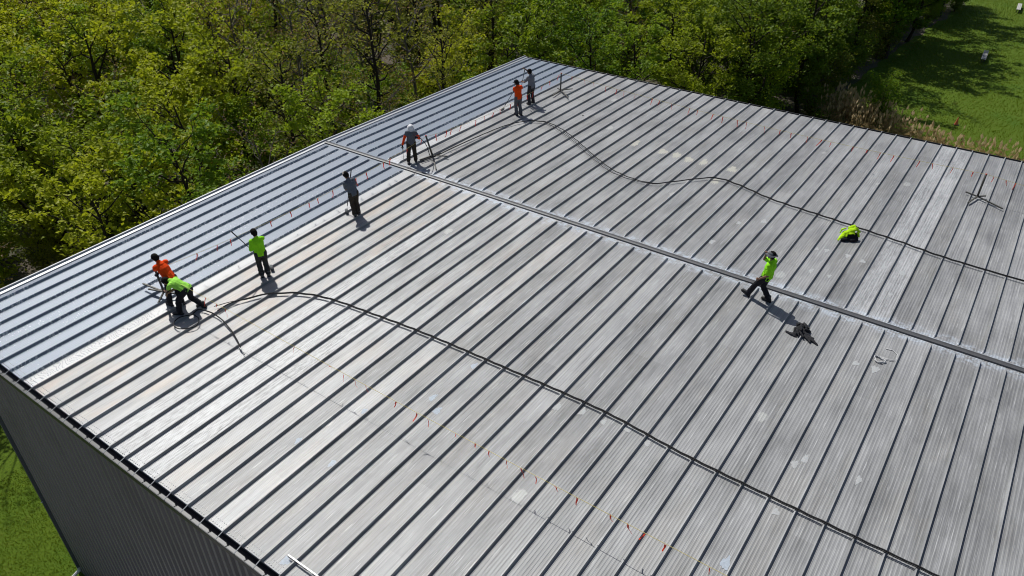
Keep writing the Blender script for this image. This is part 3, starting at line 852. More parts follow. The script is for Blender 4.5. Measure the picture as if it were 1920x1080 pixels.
def person(key, label, shirt, trousers, skin, boots=None, sleeve='short', sleeve_mat=None, hat=None, hat_mat=None, hair=None, gloves=(0, 0), look=(1, 0, -.25), stout=1.06, toe=(0, 0)):
    d = {k: np.array(v) for k, v in POSES[key].items()}
    B = d['base'].copy(); f = d['f']; up = np.array([0, 0, 1.]); lf = np.array([-f[1], f[0], 0])
    root = empty('person', tuple(B)); tag(root, label, 'person')
    for k in d:
        if k != 'f': d[k] = d[k] - B
    P, N, Hd = d['P'], d['N'], d['Hd']; sp = unit(N - P)
    sl = unit(d['sh0'] - d['sh1'])
    hf = unit(f * look[0] + lf * look[1] + up * look[2])
    hu = unit(unit(Hd - N) * .6 + up * .6); hu = unit(hu - (hu @ hf) * hf); hs = np.cross(hu, hf)
    st = stout
    # --- body: one continuous figure
    b = MB()
    b.limb(P - sp * .02, P + sp * .10, .145 * st, .13 * st, sl, .72)
    b.limb(P + sp * .12, P + sp * .36, .125 * st, .155 * st, sl, .68)
    b.limb(d['sh1'] + sl * .02, d['sh0'] - sl * .02, .045, .045); b.limb(N - sp * .1, N + unit(Hd - N) * .09, .06, .055)
    b.ball(Hd + hu * .025, (.105, .078, .105), ax=np.array([hf, hs, hu]), nu=14, nv=10)
    b.limb(Hd - hu * .02 + hf * .03, Hd - hu * .085 + hf * .055, .062, .040, hs, .9)
    b.limb(Hd + hf * .095 + hu * .005, Hd + hf * .112 - hu * .035, .010, .017)
    b.limb(Hd + hf * .088 - hu * .066 - hs * .02, Hd + hf * .088 - hu * .066 + hs * .02, .009, .009)
    for s in (-1, 1):
        b.limb(Hd + hs * .078 * s + hu * .02, Hd + hs * .084 * s - hu * .025, .018, .013)
        b.limb(Hd + hf * .092 + hs * .03 * s + hu * .03, Hd + hf * .085 + hs * .05 * s + hu * .026, .010, .009)
    for i, s in ((0, 1), (1, -1)):
        b.limb(d['hip%d' % i], d['knee%d' % i], .082, .056); b.limb(d['knee%d' % i], d['ank%d' % i], .056, .038)
        b.limb(d['ank%d' % i], d['ank%d' % i] + f * .13 - up * .045, .04, .032)
        sh, el, ha = d['sh%d' % i], d['el%d' % i], d['ha%d' % i]
        b.limb(sh, el, .046 * st, .042); b.limb(el, ha, .042, .027)
        hd_ = unit(ha - el); pn = unit(-sl * s * .8 + f * .3 - up * .1); pn = unit(pn - (pn @ hd_) * hd_); sd = np.cross(hd_, pn)
        gv = MB() if gloves[i] else b
        g = .004 if gloves[i] else 0
        if gloves[i]: gv.limb(ha - hd_ * .05, ha, .036, .034)
        gv.limb(ha, ha + hd_ * .075, .028 + g, .040 + g, sd, .5)
        for q, (o, L) in enumerate(((-.030, .070), (-.010, .080), (.010, .076), (.030, .060))):
            a = ha + hd_ * .085 + sd * o; c = a + hd_ * L * .42 + pn * L * .16; e = c + hd_ * L * .02 + pn * L * .45; t = e - hd_ * L * .25 + pn * L * .08
            gv.limb(a - hd_ * .02, c, .0105 + g, .0100 + g, n=8); gv.limb(c, e, .0100 + g, .0092 + g, n=8); gv.limb(e, t, .0092 + g, .0085 + g, n=8)
        th0 = ha + hd_ * .03 - sd * .034 * (1 if i else 1); th1 = th0 - sd * .022 + hd_ * .032 + pn * .018; th2 = th1 + hd_ * .022 + pn * .026
        gv.limb(th0, th1, .014 + g, .012 + g, n=8); gv.limb(th1, th2, .012 + g, .010 + g, n=8)
        if gloves[i]: fuse(gv.build('glove', F_glove, root, True), .008, 2)
    fuse(b.build('body', skin, root, True), .009, 2)
    # --- eyes
    for s in (-1, 1):
        e = MB(); e.ball(Hd + hf * .090 + hs * .034 * s + hu * .010, .011, 8, 6); e.build('eye', M_eye, root, True)
    # --- shirt
    b = MB(); st2 = st
    b.limb(P + sp * .0, P + sp * .14, .168 * st2, .160 * st2, sl, .76); b.limb(P + sp * .12, P + sp * .34, .158 * st2, .182 * st2, sl, .70)
    b.limb(P + sp * .34, N - sp * .085, .185 * st2, .14, sl, .66)
    b.limb(d['sh1'] - sp * .008, d['sh0'] - sp * .008, .074, .074); b.limb(N - sp * .09, N + sp * .01, .115, .072)
    sl_m = MB() if sleeve_mat else None
    for i, s in ((0, 1), (1, -1)):
        sh, el, ha = d['sh%d' % i], d['el%d' % i], d['ha%d' % i]
        b.limb(sh - sl * s * .03 - sp * .005, sh + (el - sh) * (.72 if sleeve == 'short' else .35 if sleeve_mat else 1), .076 * st, .066 * st)
        if sleeve == 'long':
            t = sl_m if sleeve_mat else b
            t.limb(sh + (el - sh) * .2, el, .064, .055); t.limb(el, el + (ha - el) * .9, .055, .043)
    # tails of cloth that give folds round the waist
    for a in range(9):
        q = a * 2 * math.pi / 9 + .3; o = sl * math.cos(q) * .155 * st2 + np.cross(sl, sp) * math.sin(q) * .118 * st2
        b.limb(P + o + sp * .16, P + o * 1.03 - sp * .035, .016, .022, n=8)
    fuse(b.build('shirt', shirt, root, True), .011, 2)
    if sl_m: fuse(sl_m.build('sleeves', sleeve_mat, root, True), .011, 2)
    # --- trousers
    b = MB()
    b.limb(P - sp * .03, P + sp * .07, .152 * st, .145 * st, sl, .78)
    for i in (0, 1):
        h, k_, a = d['hip%d' % i], d['knee%d' % i], d['ank%d' % i]
        b.limb(h, k_, .105 * st, .084); b.limb(k_, a + (k_ - a) * .02, .083, .078)
        for t, o in ((.25, .012), (.45, -.010), (.62, .012), (.85, .010)):
            c = k_ + (a - k_) * t; b.limb(c + lf * o, c + lf * o + f * .014, .082, .080, n=8)
    fuse(b.build('trousers', trousers, root, True), .011, 2)
    # --- boots
    for i in (0, 1):
        a = d['ank%d' % i]; t = toe[i]; ff = unit(f * math.cos(t) + up * math.sin(t)); fu = unit(np.cross(np.cross(ff, up), ff))
        b = MB(); b.limb(a + up * .07, a - fu * .01, .066, .058); b.limb(a - fu * .030 - ff * .04, a - fu * .040 + ff * .17, .058, .052, lf, .82); b.limb(a, a + ff * .12 - fu * .025, .054, .046)
        bo = fuse(b.build('boot', boots or F_boot, root, True), .010, 2)
        b = MB(); c0 = a - fu * .080
        b.add([c0 + ff * x + lf * y + fu * z for z in (-.008, .012) for x, y in ((-.10, -.045), (.05, -.050), (.17, -.056), (.225, -.025), (.225, .025), (.17, .056), (.05, .050), (-.10, .045))],
              [tuple(range(7, -1, -1)), tuple(range(8, 16))] + [(i2, (i2 + 1) % 8, 8 + (i2 + 1) % 8, 8 + i2) for i2 in range(8)])
        b.build('sole', F_sole, bo)
    # --- hair and hat
    if hair is not None:
        b = MB(); b.ball(Hd + hu * .03 - hf * .016, (.122, .100, .116), ax=np.array([hf, hs, hu]), nu=12, nv=8); b.limb(Hd - hf * .06 - hs * .04, Hd - hf * .06 + hs * .04, .055, .055); b.limb(Hd - hf * .055 - hu * .05 - hs * .03, Hd - hf * .055 - hu * .05 + hs * .03, .05, .05)
        v = b.v[0]; fuse(b.build('hair', hair, root, True), .012, 1)
    def dome(mat, r, zr, z0, name):
        v, fa = [], []; n, m = 16, 6
        for j in range(m):
            a = j * math.pi / 2 / m
            for q in range(n):
                c = 2 * math.pi * q / n
                v.append(Hd + hu * (z0 + zr * math.sin(a)) + hf * (r * 1.16 * math.cos(a) * math.cos(c) - .004) + hs * r * math.cos(a) * math.sin(c))
        v.append(Hd + hu * (z0 + zr))
        for j in range(m - 1):
            for q in range(n): fa.append((j * n + q, j * n + (q + 1) % n, (j + 1) * n + (q + 1) % n, (j + 1) * n + q))
        for q in range(n): fa.append(((m - 1) * n + q, (m - 1) * n + (q + 1) % n, m * n))
        fa.append(tuple(range(n - 1, -1, -1)))
        mb = MB(); mb.add(v, fa); return mb.build(name, mat, root, True)
    if hat == 'cap':
        o = dome(hat_mat, .096, .10, .045, 'cap')
        mb = MB(); top, bot = [], []
        for q in range(9):
            a = math.radians(-62 + 124 * q / 8)
            for rr, L in ((.098, top), (.175, bot)): L.append(Hd + hu * (.05 - (.018 if rr > .1 else 0)) + hf * rr * math.cos(a) * 1.12 + hs * (rr if rr < .1 else .105) * math.sin(a))
        mb.add(top + bot + [p - hu * .007 for p in top + bot], [(q, q + 1, 9 + q + 1, 9 + q) for q in range(8)] + [(18 + q, 27 + q, 27 + q + 1, 18 + q + 1) for q in range(8)] + [(9 + q, 9 + q + 1, 27 + q + 1, 27 + q) for q in range(8)])
        mb.build('brim', hat_mat, o, True)
    elif hat == 'helmet':
        o = dome(hat_mat, .118, .135, .03, 'helmet')
        mb = MB(); n = 20; v = []
        for zz in (0, -.008):
            for rr in (.114, .140):
                for q in range(n):
                    c = 2 * math.pi * q / n; e = 1.16 + (.16 if rr > .12 and math.cos(c) > .5 else 0)
                    v.append(Hd + hu * (.034 + zz) + hf * (rr * e * math.cos(c) - .004) + hs * rr * math.sin(c))
        mb.add(v, [(q, (q + 1) % n, n + (q + 1) % n, n + q) for q in range(n)] + [(2 * n + q, 3 * n + q, 3 * n + (q + 1) % n, 2 * n + (q + 1) % n) for q in range(n)] + [(n + q, n + (q + 1) % n, 3 * n + (q + 1) % n, 3 * n + q) for q in range(n)])
        mb.build('brim', hat_mat, o, True)
    elif hat == 'bucket':
        o = dome(hat_mat, .102, .085, .05, 'hat')
        mb = MB(); n = 20; v = []
        for zz in (0, -.008):
            for rr, dz in ((.100, .055), (.165, .025)):
                for q in range(n):
                    c = 2 * math.pi * q / n
                    v.append(Hd + hu * (dz + zz + (.02 * math.sin(3 * c) if rr > .12 else 0)) + hf * rr * 1.1 * math.cos(c) + hs * rr * math.sin(c))
        mb.add(v, [(q, (q + 1) % n, n + (q + 1) % n, n + q) for q in range(n)] + [(2 * n + q, 3 * n + q, 3 * n + (q + 1) % n, 2 * n + (q + 1) % n) for q in range(n)] + [(n + q, n + (q + 1) % n, 3 * n + (q + 1) % n, 3 * n + q) for q in range(n)])
        mb.build('brim', hat_mat, o, True)
    return root

person('w1', 'person in an orange shirt bending forward to hold the leftmost barrier post', F_orange, F_black, SK_tan, sleeve='short', hair=F_hair, hat='cap', hat_mat=F_cap, gloves=(1, 1), look=(1, 0, -.6), stout=1.08)
person('w2', 'person in a pale lime shirt stooping beside the orange-shirted worker', F_lime2, F_black, SK_tan, hair=F_hair, look=(1, 0, -1.0))
person('w3', 'person in a long-sleeved lime shirt seen from behind holding a roller pole', F_lime, F_camo, SK_tan, boots=F_bootg, sleeve='long', hair=F_hair, hat='cap', hat_mat=F_cap, look=(1, .2, -.3))
person('w4', 'person in a slate grey shirt and brown trousers rolling left of the ridge', F_grey, F_brown, SK_tan, boots=F_bootg, hair=F_hair, hat='cap', hat_mat=F_paleh, look=(1, .4, -.5))
person('w5', 'person in a white helmet and orange sleeves holding a spray hose at the ridge', F_grey, F_brown, SK_tan, sleeve='long', sleeve_mat=F_orange, hat='helmet', hat_mat=F_white, gloves=(1, 1), look=(1, .1, -.75))
person('w6', 'person in a short-sleeved orange shirt with a roller near the far corner', F_orange, F_greyt, SK_brown, hair=F_hair, hat='cap', hat_mat=F_cap, gloves=(1, 1), look=(1, .5, -.3))
person('w7', 'person in a heather grey shirt raising both arms on a roller pole', F_grey2, F_char, SK_brown, hair=F_hair, look=(1, .4, -.2))
person('w8', 'person in a lime shirt and grey bucket hat walking along the ridge', F_lime, F_black, SK_brown, hair=F_hair, hat='bucket', hat_mat=F_bucket, look=(1, .1, .0), stout=1.22, toe=(.45, .1))

# ------------------------------------------------------------------ tools and things on the roof
M_pole = plain('dark_pole_metal', (.045, .045, .05), .4, .3, bump=0)
M_steel = plain('galvanised_steel', (.24, .245, .25), .45, .6)
M_stand = plain('weathered_stand_steel', (.10, .095, .085), .6, .4)
M_nap = fabric('grey_roller_nap', (.14, .145, .15), .3)
M_hose = plain('black_hose_rubber', (.009, .009, .010), .8, bump=0)
M_rope = plain('yellow_rope', (.55, .46, .18), .8)
k = NT('red_orange_flag'); tc = k.n('ShaderNodeTexCoord')
k.set(color=k.mix(k.noise(tc.outputs['Object'], 3.0), (.80, .05, .03), (.95, .13, .05)), rough=.5)
tr = k.n('ShaderNodeBsdfTranslucent'); tr.inputs[0].default_value = (.9, .10, .05, 1); mx = k.n('ShaderNodeMixShader'); mx.inputs[0].default_value = .35
k.l(k.b.outputs[0], mx.inputs[1]); k.l(tr.outputs[0], mx.inputs[2]); k.l(mx.outputs[0], k.out.inputs['Surface'])
M_flag = k.m

def roller(a, b, label, side):
    """a upper end, b roller end near the roof"""
    a = np.array(a, float); b = np.array(b, float); r = empty('paint_roller', tuple(b)); tag(r, label, 'paint roller', 'long-handled rollers of the crew')
    d = unit(a - b); s = unit(np.cross(d, (0, 0, 1)) * side + np.array([0, 0, .0])); o = b
    L = lambda p: p - o
    mb = MB(); mb.tube([L(b + d * .22), L(a)], .014, 8); mb.build('pole', M_pole, r, True)
    mb = MB(); mb.tube([L(a - d * .26), L(a)], .019, 8); mb.build('grip', plain('grip_rubber', (.02, .02, .022), .7, bump=0), r, True)
    mb = MB(); mb.tube([L(b + d * .24), L(b + d * .16), L(b + d * .11 + s * .15), L(b + s * .155 + d * .02), L(b + s * .13)], .006, 6); mb.build('wire_frame', M_steel, r, True)
    mb = MB(); mb.tube([L(b - s * .13), L(b + s * .12)], .055, 12); mb.tube([L(b - s * .135), L(b + s * .125)], .02, 8); mb.build('roller_cover', M_nap, r, True)
    return r
roller((5.77, -8.78, 13.90), (6.22, -7.96, 12.31), 'paint roller on a long pole held by the long-sleeved lime worker', 1)
roller((5.74, -3.64, 13.97), (5.52, -3.93, 12.37), 'paint roller on an upright pole held by the brown-trousered worker', 1)
roller((4.92, 7.89, 13.70), (4.15, 7.62, 12.31), 'paint roller on a slanting pole held by the orange far-corner worker', 1)
roller((4.35, 9.19, 13.90), (4.20, 8.85, 12.29), 'paint roller on a pole gripped by the arms-raised grey worker', -1)

# hoses lying over the seams
def spline(pts, n=10):
    p = np.array(pts, float); p = np.concatenate([[2 * p[0] - p[1]], p, [2 * p[-1] - p[-2]]]); out = []
    for i in range(1, len(p) - 2):
        for t in np.linspace(0, 1, n, endpoint=False):
            out.append(.5 * (2 * p[i] + (p[i + 1] - p[i - 1]) * t + (2 * p[i - 1] - 5 * p[i] + 4 * p[i + 1] - p[i + 2]) * t * t + (3 * p[i] - p[i - 1] - 3 * p[i + 1] + p[i + 2]) * t ** 3))
    out.append(p[-2]); return np.array(out)
def hose(name, pts, label, cat, r=.018, off=(0, 0), z=.085, mat=None, sag=.02):
    p = spline([(x + off[0], y + off[1], 0) for x, y in pts], 14)
    fr = (p[:, 0] / S) % 1
    p[:, 2] = H - SL * np.abs(p[:, 1]) + z + r - sag * np.sin(np.pi * fr) ** 2
    p[:, 2] += np.where(np.abs(p[:, 1]) < .2, .02, 0)
    mb = MB(); mb.tube(p, r, 8); o = mb.build(name, mat or M_hose, None, True)
    return tag(o, label, cat)
H1 = [(6.75, -10.44), (6.75, -10.02), (6.93, -9.57), (7.27, -9.03), (8.04, -8.44), (9.09, -8.1), (10.7, -7.92), (12.63, -7.76), (15.36, -7.67), (18.23, -7.62), (20.64, -7.81), (23.26, -7.88), (25.41, -7.91), (29.5, -7.95)]
hose('hose', H1, 'black hose arcing from the stooping workers across the near roof slope', 'hose')
H1b = [(x + .01, y - .036) for x, y in H1[2:]]
hose('hose', [(6.45, -10.35), (6.75, -9.85)] + H1b, 'thinner black hose running alongside the hose on the near slope', 'hose', r=.012)
H2 = [(5.0, .79), (5.13, 1.47), (5.16, 2.66), (5.28, 4.36), (5.53, 6.02), (5.92, 6.95), (6.65, 7.4), (7.66, 7.16), (8.95, 6.42), (10.7, 5.23), (12.09, 4.5), (13.54, 4.41), (14.44, 5.35), (15.36, 6.31), (16.36, 6.27), (17.88, 5.8), (20.09, 5.54), (22.29, 5.25), (24.3, 4.95), (29, 4.8)]
hose('hose', H2, 'black hose snaking from the ridge worker across the far roof slope', 'hose')
hose('hose', [(x + .02 * math.sin(i * .9) - (.10 if 6 < i < 11 else 0), y - .05 - (.10 if 6 < i < 11 else 0)) for i, (x, y) in enumerate(H2)], 'thinner black hose beside the hose snaking over the far slope', 'hose', r=.012)
hose('hose', [(6.27, -10.99), (6.24, -10.69), (6.65, -10.61), (7.09, -10.62), (7.73, -10.77), (8.3, -10.97), (8.74, -11.17)], 'short black hose curving from the stooping worker to a spray gun', 'hose', r=.02)
hose('hose', [(6.27, -10.99), (6.10, -11.3), (6.23, -11.58), (6.59, -11.60), (6.85, -11.28), (6.62, -11.0), (6.3, -10.95)], 'loop of black hose in the shadow at the stooping worker', 'hose', r=.017)
# hose rising into the hand of the ridge worker
w5h = np.array(POSES['w5']['ha0']); g0 = np.array([5.13, 1.30, H + .11])
p = spline([w5h + (-.03, .02, .03), w5h + (.12, .03, .02), w5h * .55 + g0 * .45 + (.10, .04, .06), w5h * .2 + g0 * .8 + (.04, 0, -.10), g0, g0 + (.05, .5, 0)], 10)
mb = MB(); mb.tube(p, .015, 8); tag(mb.build('hose', M_hose, None, True), 'black hose hanging from the gloved hand of the white-helmeted worker', 'hose')

def spray_gun(loc, d, label, lance):
    loc = np.array(loc, float); d = unit(d); s = unit(np.cross(d, (0, 0, 1)) if abs(d[2]) < .9 else (1, 0, 0)); u = np.cross(s, d)
    r = empty('spray_gun', tuple(loc)); tag(r, label, 'spray gun')
    mb = MB(); mb.limb((0, 0, 0), d * .12, .022, .018); mb.limb(-d * .01, -d * .03 - u * .11, .017, .014); fuse(mb.build('grip', M_steel, r, True), .008, 1)
    mb = MB(); mb.tube([d * .1, d * (.12 + lance)], .008, 6); mb.tube([d * (.12 + lance), d * (.16 + lance)], .016, 8); mb.build('lance', M_steel, r, True)
    mb = MB(); mb.bar(d * .05 - u * .02, d * .02 - u * .10, .010, .008); mb.build('trigger', M_pole, r)
w5r = np.array(POSES['w5']['ha1'])
spray_gun(w5r + (.03, -.03, -.09), (.06, -.10, -1), 'spray gun with a thin lance in the hand of the white-helmeted worker', .42)
spray_gun((8.72, -11.18, H - SL * 11.2 + .10), (.8, -.25, -.08), 'spray gun lying on the panel at the end of the short hose', .18)

# barrier stands and warning lines
def stand(hub, top, feet, label, lift=0.0):
    hub = np.array(hub, float); top = np.array(top, float); r = empty('barrier_stand', tuple(hub)); tag(r, label, 'barrier stand', 'warning line stands on the roof')
    mb = MB(); mb.tube([(0, 0, -.01), top - hub], .036, 8); mb.build('post', M_stand, r, True)
    mb = MB(); mb.tube([(top - hub) * .96, (top - hub) * 1.02], .030, 8); mb.build('post_cap', M_flag, r, True)
    mb = MB(); mb.tube([(0, 0, -.035), (0, 0, .06)], .034, 10); mb.build('hub', M_stand, r, True)
    for x, y, z in feet:
        mb = MB(); mb.bar(unit((x, y, z)) * .03, (x, y, z), .045, .04); mb.build('leg', M_stand, r)
A_hub, A_top = (4.75, -10.86, 12.43), (4.71, -10.89, 13.22)
stand(A_hub, A_top, [(-1.0, -.08, -.04), (-.62, -.14, -.06), (.12, -.34, -.20), (.42, .30, -.10), (-.25, .40, -.1)], 'barrier stand lifted by the two stooping workers')
B_hub = (5.03, 1.45, H - .023 + .11); B_top = (4.90, 1.28, H + .98)
stand(B_hub, B_top, [(.56, .30, 0), (-.15, -.62, .0), (1.0, -.95, 0), (-.40, .42, 0)], 'tilted barrier stand beside the white-helmeted worker')
C_hub = (4.95, 11.50, H - .18 + .11); C_top = (4.99, 11.45, H - .18 + .98)
stand(C_hub, C_top, [(-.25, .12, 0), (.95, -.78, 0), (.12, -.92, 0), (.42, .48, 0)], 'upright barrier stand near the far roof corner')
D_hub = (24.02, 10.50, H - .17 + .11); D_top = (24.03, 10.50, H - .17 + 1.02)
stand(D_hub, D_top, [(-.42, .16, 0), (.9, -.55, 0), (-.2, -.75, 0), (.25, .22, 0)], 'barrier stand at the right beside two whitened panels')

def catenary(a, b, sag, n=40):
    a = np.array(a, float); b = np.array(b, float); t = np.linspace(0, 1, n)[:, None]
    p = a + (b - a) * t; p[:, 2] -= (4 * sag * t * (1 - t))[:, 0]; return p
def warning_line(p, ts, label, seed, fl=(.18, .30)):
    r = random.Random(seed); o = np.array(p[0])
    root = empty('warning_line', tuple(o)); tag(root, label, 'warning line', 'flagged warning lines of the roof')
    mb = MB(); mb.tube(p - o, .0065, 5); mb.build('rope', M_rope, root)
    for t in ts:
        fi = t * (len(p) - 1); k_ = min(len(p) - 2, int(fi)); c = p[k_] + (p[k_ + 1] - p[k_]) * (fi - k_) - o; d = unit(p[k_ + 1] - p[k_])
        L = r.uniform(*fl); w = r.uniform(.014, .028); sw = np.array([r.gauss(.0, .045), r.gauss(-.01, .045), 0]); n = np.cross(d, (0, 0, 1))
        v = []
        for q, u in enumerate((0, .3, .65, 1)):
            m = c + sw * u ** 1.4 + np.array([0, 0, -L * u]) + n * .02 * math.sin(q * 2.1 + t * 40)
            ww = w * (1 - .45 * u) * (1 if q % 2 else .8); v += [m - d * ww, m + d * ww + n * .01]
        v = np.array(v); v = np.concatenate([v + n * .0015, v - n * .0015])
        f = [(i, i + 1, i + 3, i + 2) for i in (0, 2, 4)] + [(8 + i, 10 + i, 11 + i, 9 + i) for i in (0, 2, 4)]
        obj('flag', mesh('flag', v, f, M_flag), root)
def tspread(n, seed, a=.04, b=.97):
    r = random.Random(seed); return [min(.99, max(.01, a + (b - a) * (i + r.uniform(-.32, .32)) / (n - 1))) for i in range(n)]
warning_line(catenary(A_top, (B_top[0], B_top[1], B_top[2] - .04), .30), tspread(16, 1), 'flagged line from the lifted stand to the tilted ridge stand', 1)
warning_line(catenary((B_top[0], B_top[1], B_top[2] - .04), C_top, .34), tspread(15, 2), 'flagged line from the tilted ridge stand to the far corner stand', 2)
warning_line(catenary(C_top, D_top, .22, 60), tspread(30, 3), 'flagged line along the far eave between the two upright stands', 3)
warning_line(catenary(D_top, (33.0, 10.2, H + .7), .15), [.03, .075, .11, .2, .26, .33, .45, .6], 'flagged line running right from the stand by the whitened panels', 4)
xe = [10.82, 12.13, 12.62, 13.0, 13.39, 14.41, 15.08, 15.41, 16.22, 16.79, 17.17, 17.66, 18.05, 18.43, 18.92, 19.45, 20.23, 20.63, 21.01, 21.46, 22.36, 23.4, 24.2]
E0 = np.array(A_top); E1 = np.array([25.6, -10.85, H - .17 + .90])
warning_line(catenary(E0, E1, .12, 60), [(x - E0[0]) / (E1[0] - E0[0]) for x in [7.1, 7.6, 8.0] + xe], 'flagged line across the near slope towards the bottom right corner', 5, (.16, .28))
stand((25.6, -10.85, H - .17 + .11), E1 + (0, 0, .02), [(-.5, .2, 0), (.5, -.2, 0), (-.2, -.5, 0), (.2, .5, 0)], 'barrier stand just beyond the bottom right corner')

# cloth heaps
def heap(name, loc, mat, label, cat, parts, voxel=.014):
    mb = MB()
    for a, b, ra, rb, fl in parts: mb.limb(a, b, ra, rb, None, fl)
    o = fuse(mb.build(name, mat, None, True), voxel, 4); o.location = loc
    tx = bpy.data.textures.new(name + '_folds', 'CLOUDS'); tx.noise_scale = .13
    dm = o.modifiers.new('folds', 'DISPLACE'); dm.texture = tx; dm.strength = .03; dm.mid_level = .5
    return tag(o, label, cat)
cr_ = np.array((.814, .581)); cf_ = np.array((-.581, .814))
def cxy(u, w, z=None):
    q = cr_ * u + cf_ * w; return (q[0], q[1]) if z is None else (q[0], q[1], z)
r = random.Random(5); parts = []
# the body of the jacket: overlapping folds curling round one another
for i in range(26):
    a = i * 2.4; R_ = .045 + .0062 * i; b = a + 1.2 + r.uniform(-.3, .3); L = r.uniform(.12, .22); z = max(.04, .24 - R_ * .9 + r.uniform(-.04, .07))
    p0 = (R_ * math.cos(a), R_ * 1.25 * math.sin(a)); p1 = (p0[0] + L * .6 * math.cos(b), p0[1] + L * math.sin(b))
    parts.append((cxy(*p0, z), cxy(*p1, max(.025, z - r.uniform(.0, .05))), r.uniform(.03, .045), r.uniform(.016, .03), r.uniform(.5, .9)))
def arm(p, q, r0, r1): parts.append((cxy(*p), cxy(*q), r0, r1, .6))
arm((-.14, -.10, .05), (-.32, -.12, .04), .075, .055); arm((-.32, -.12, .04), (-.44, .02, .03), .055, .035); arm((-.30, -.16, .03), (-.22, -.22, .02), .04, .03)
arm((.03, -.18, .08), (.12, -.36, .06), .075, .07); arm((.12, -.36, .06), (.24, -.60, .02), .07, .025); arm((.0, -.22, .08), (.06, -.50, .04), .05, .03); arm((.06, -.30, .07), (.20, -.36, .06), .04, .04)
arm((.10, .08, .10), (.20, -.04, .05), .06, .05); arm((-.08, .16, .08), (.10, .20, .10), .05, .05)
heap('crumpled_jacket', (21.30, -1.62, H - .03), fabric('charcoal_jacket_cloth', (.032, .032, .035), .6), 'dark grey crumpled jacket lying near the walking worker', 'jacket', parts)
# hi-vis vest draped over a black bag
bag = [(cxy(-.22, -.10, .06), cxy(.22, -.06, .08), .09, .10, .8), (cxy(-.12, -.02, .14), (*cxy(.20, .0), .18), .09, .09, .8), (cxy(.05, -.16, .06), cxy(.26, -.14, .05), .07, .05, .8)]
vest = []
def fold(p, q, r0, r1, fl=.5): vest.append((cxy(*p), cxy(*q), r0, r1, fl))
fold((-.36, -.10, .05), (-.14, .0, .20), .05, .085, .6); fold((-.30, -.04, .10), (-.10, .10, .24), .05, .07, .5)
fold((-.14, .02, .24), (.08, .06, .33), .07, .085, .6); fold((.08, .06, .33), (.26, .08, .36), .085, .07, .6)
fold((.02, .16, .36), (.20, .18, .42), .05, .06, .6); fold((.22, .10, .38), (.36, .04, .26), .07, .05, .5); fold((.28, .0, .26), (.34, -.04, .12), .06, .04, .4)
fold((-.22, .16, .30), (-.10, .14, .36), .03, .04, .7); fold((-.26, .12, .20), (-.20, .17, .32), .03, .03, .7); fold((-.02, -.04, .25), (.14, -.02, .27), .05, .06, .5); fold((-.06, .0, .30), (-.12, -.10, .16), .035, .03, .6); fold((.12, .02, .34), (.16, -.06, .22), .03, .03, .6)
heap('work_bag', (20.92, 4.50, H - .07), F_cap, 'black bag half hidden under the lime safety vest', 'bag', bag)
heap('safety_vest', (20.92, 4.50, H - .07), fabric('bright_lime_vest', (.46, .80, .015), .35), 'bright lime safety vest bundled on the far roof slope', 'vest', vest)
# coil of pale cord
p = []
for i in range(90):
    a = i / 90 * 6.28 * 3.4; R_ = .13 + .025 * math.sin(i * .7); p.append((R_ * 1.1 * math.cos(a), R_ * .8 * math.sin(a), .02 + .0004 * i + .008 * math.sin(i)))
p += [(.12 + .05 * t, .1 + .22 * t - .05 * t * t, .04) for t in (1, 1.6, 2.2, 2.8)] + [(.06, .62, .03), (-.12, .66, .03), (-.26, .55, .03)]
mb = MB(); mb.tube(p, .013, 6); o = mb.build('cord_coil', plain('pale_grey_cord', (.50, .50, .50), .7), None, True); o.location = (23.40, -1.68, H - .03); o.rotation_euler = (0, 0, -.5)
tag(o, 'coil of pale grey cord lying in a panel right of the jacket', 'cord')
# slotted rail at the near eave
r_ = empty('slotted_rail', (15.10, -14.93, H - SL * 14.9 + .10)); tag(r_, 'pale slotted metal rail lying across the seams at the near eave', 'rail')
mb = MB(); mb.bar((-.05, 0, 0), (1.35, .01, 0), .03, .012); mb.build('top_flange', M_steel, r_)
mb = MB(); mb.bar((-.05, -.018, -.025), (1.35, -.008, -.025), .006, .05); 
mb.build('web', M_pole, r_)
for i in range(4):
    mb = MB(); mb.bar((.30 + i * .25, -.021, -.02), (.44 + i * .25, -.020, -.02), .004, .018); mb.build('slot', M_trim, r_)
mb = MB(); mb.ball((0, 0, .01), (.05, .03, .012)); o = mb.build('rubber_scrap', M_hose, None, True); o.location = (7.59, 9.29, H - .147 + .004); tag(o, 'small black rubber scrap on the far slope below the corner stand', 'scrap')

# brushed dabs of sealant on the bare panels
M_dab = plain('pale_sealant', (.40, .41, .41), .6, var=.3, scale=25)
M_dabb = plain('pale_blue_sealant', (.36, .41, .47), .6, var=.35, scale=25)
DABS = [(20.15, 3.24), (20.56, 3.32), (21.23, 3.38), (21.71, 3.31), (22.36, 3.33), (21.09, 1.76), (20.53, 1.74), (22.93, 3.3), (22.9, 1.79), (22.92, -2.14), (23.4, -2.1), (18.14, 4.09), (17.13, 1.64), (17.46, 3.46), (22.73, -6.57), (24.06, -6.22), (12.79, -12.58), (13.98, -12.62), (14.53, -8.01), (14.4, -9.59), (14.8, -9.9), (13.33, -10.95), (15.05, -15.02), (13.06, -0.17), (22.55, -9.94), (22.84, -8.13), (18.41, -7.87), (18.93, -7.74), (19.65, -7.88), (17.79, -7.85), (17.13, -8.07), (22.88, -6.27)]
BIG = [(12.5, 7.6), (13.13, 7.57), (13.73, 7.46), (14.34, 7.57), (15.56, 7.62), (11.14, 7.68), (15.43, 6.18)]
M_cream = plain('cream_sealant', (.43, .42, .37), .7, var=.25, scale=18)
r = random.Random(31)
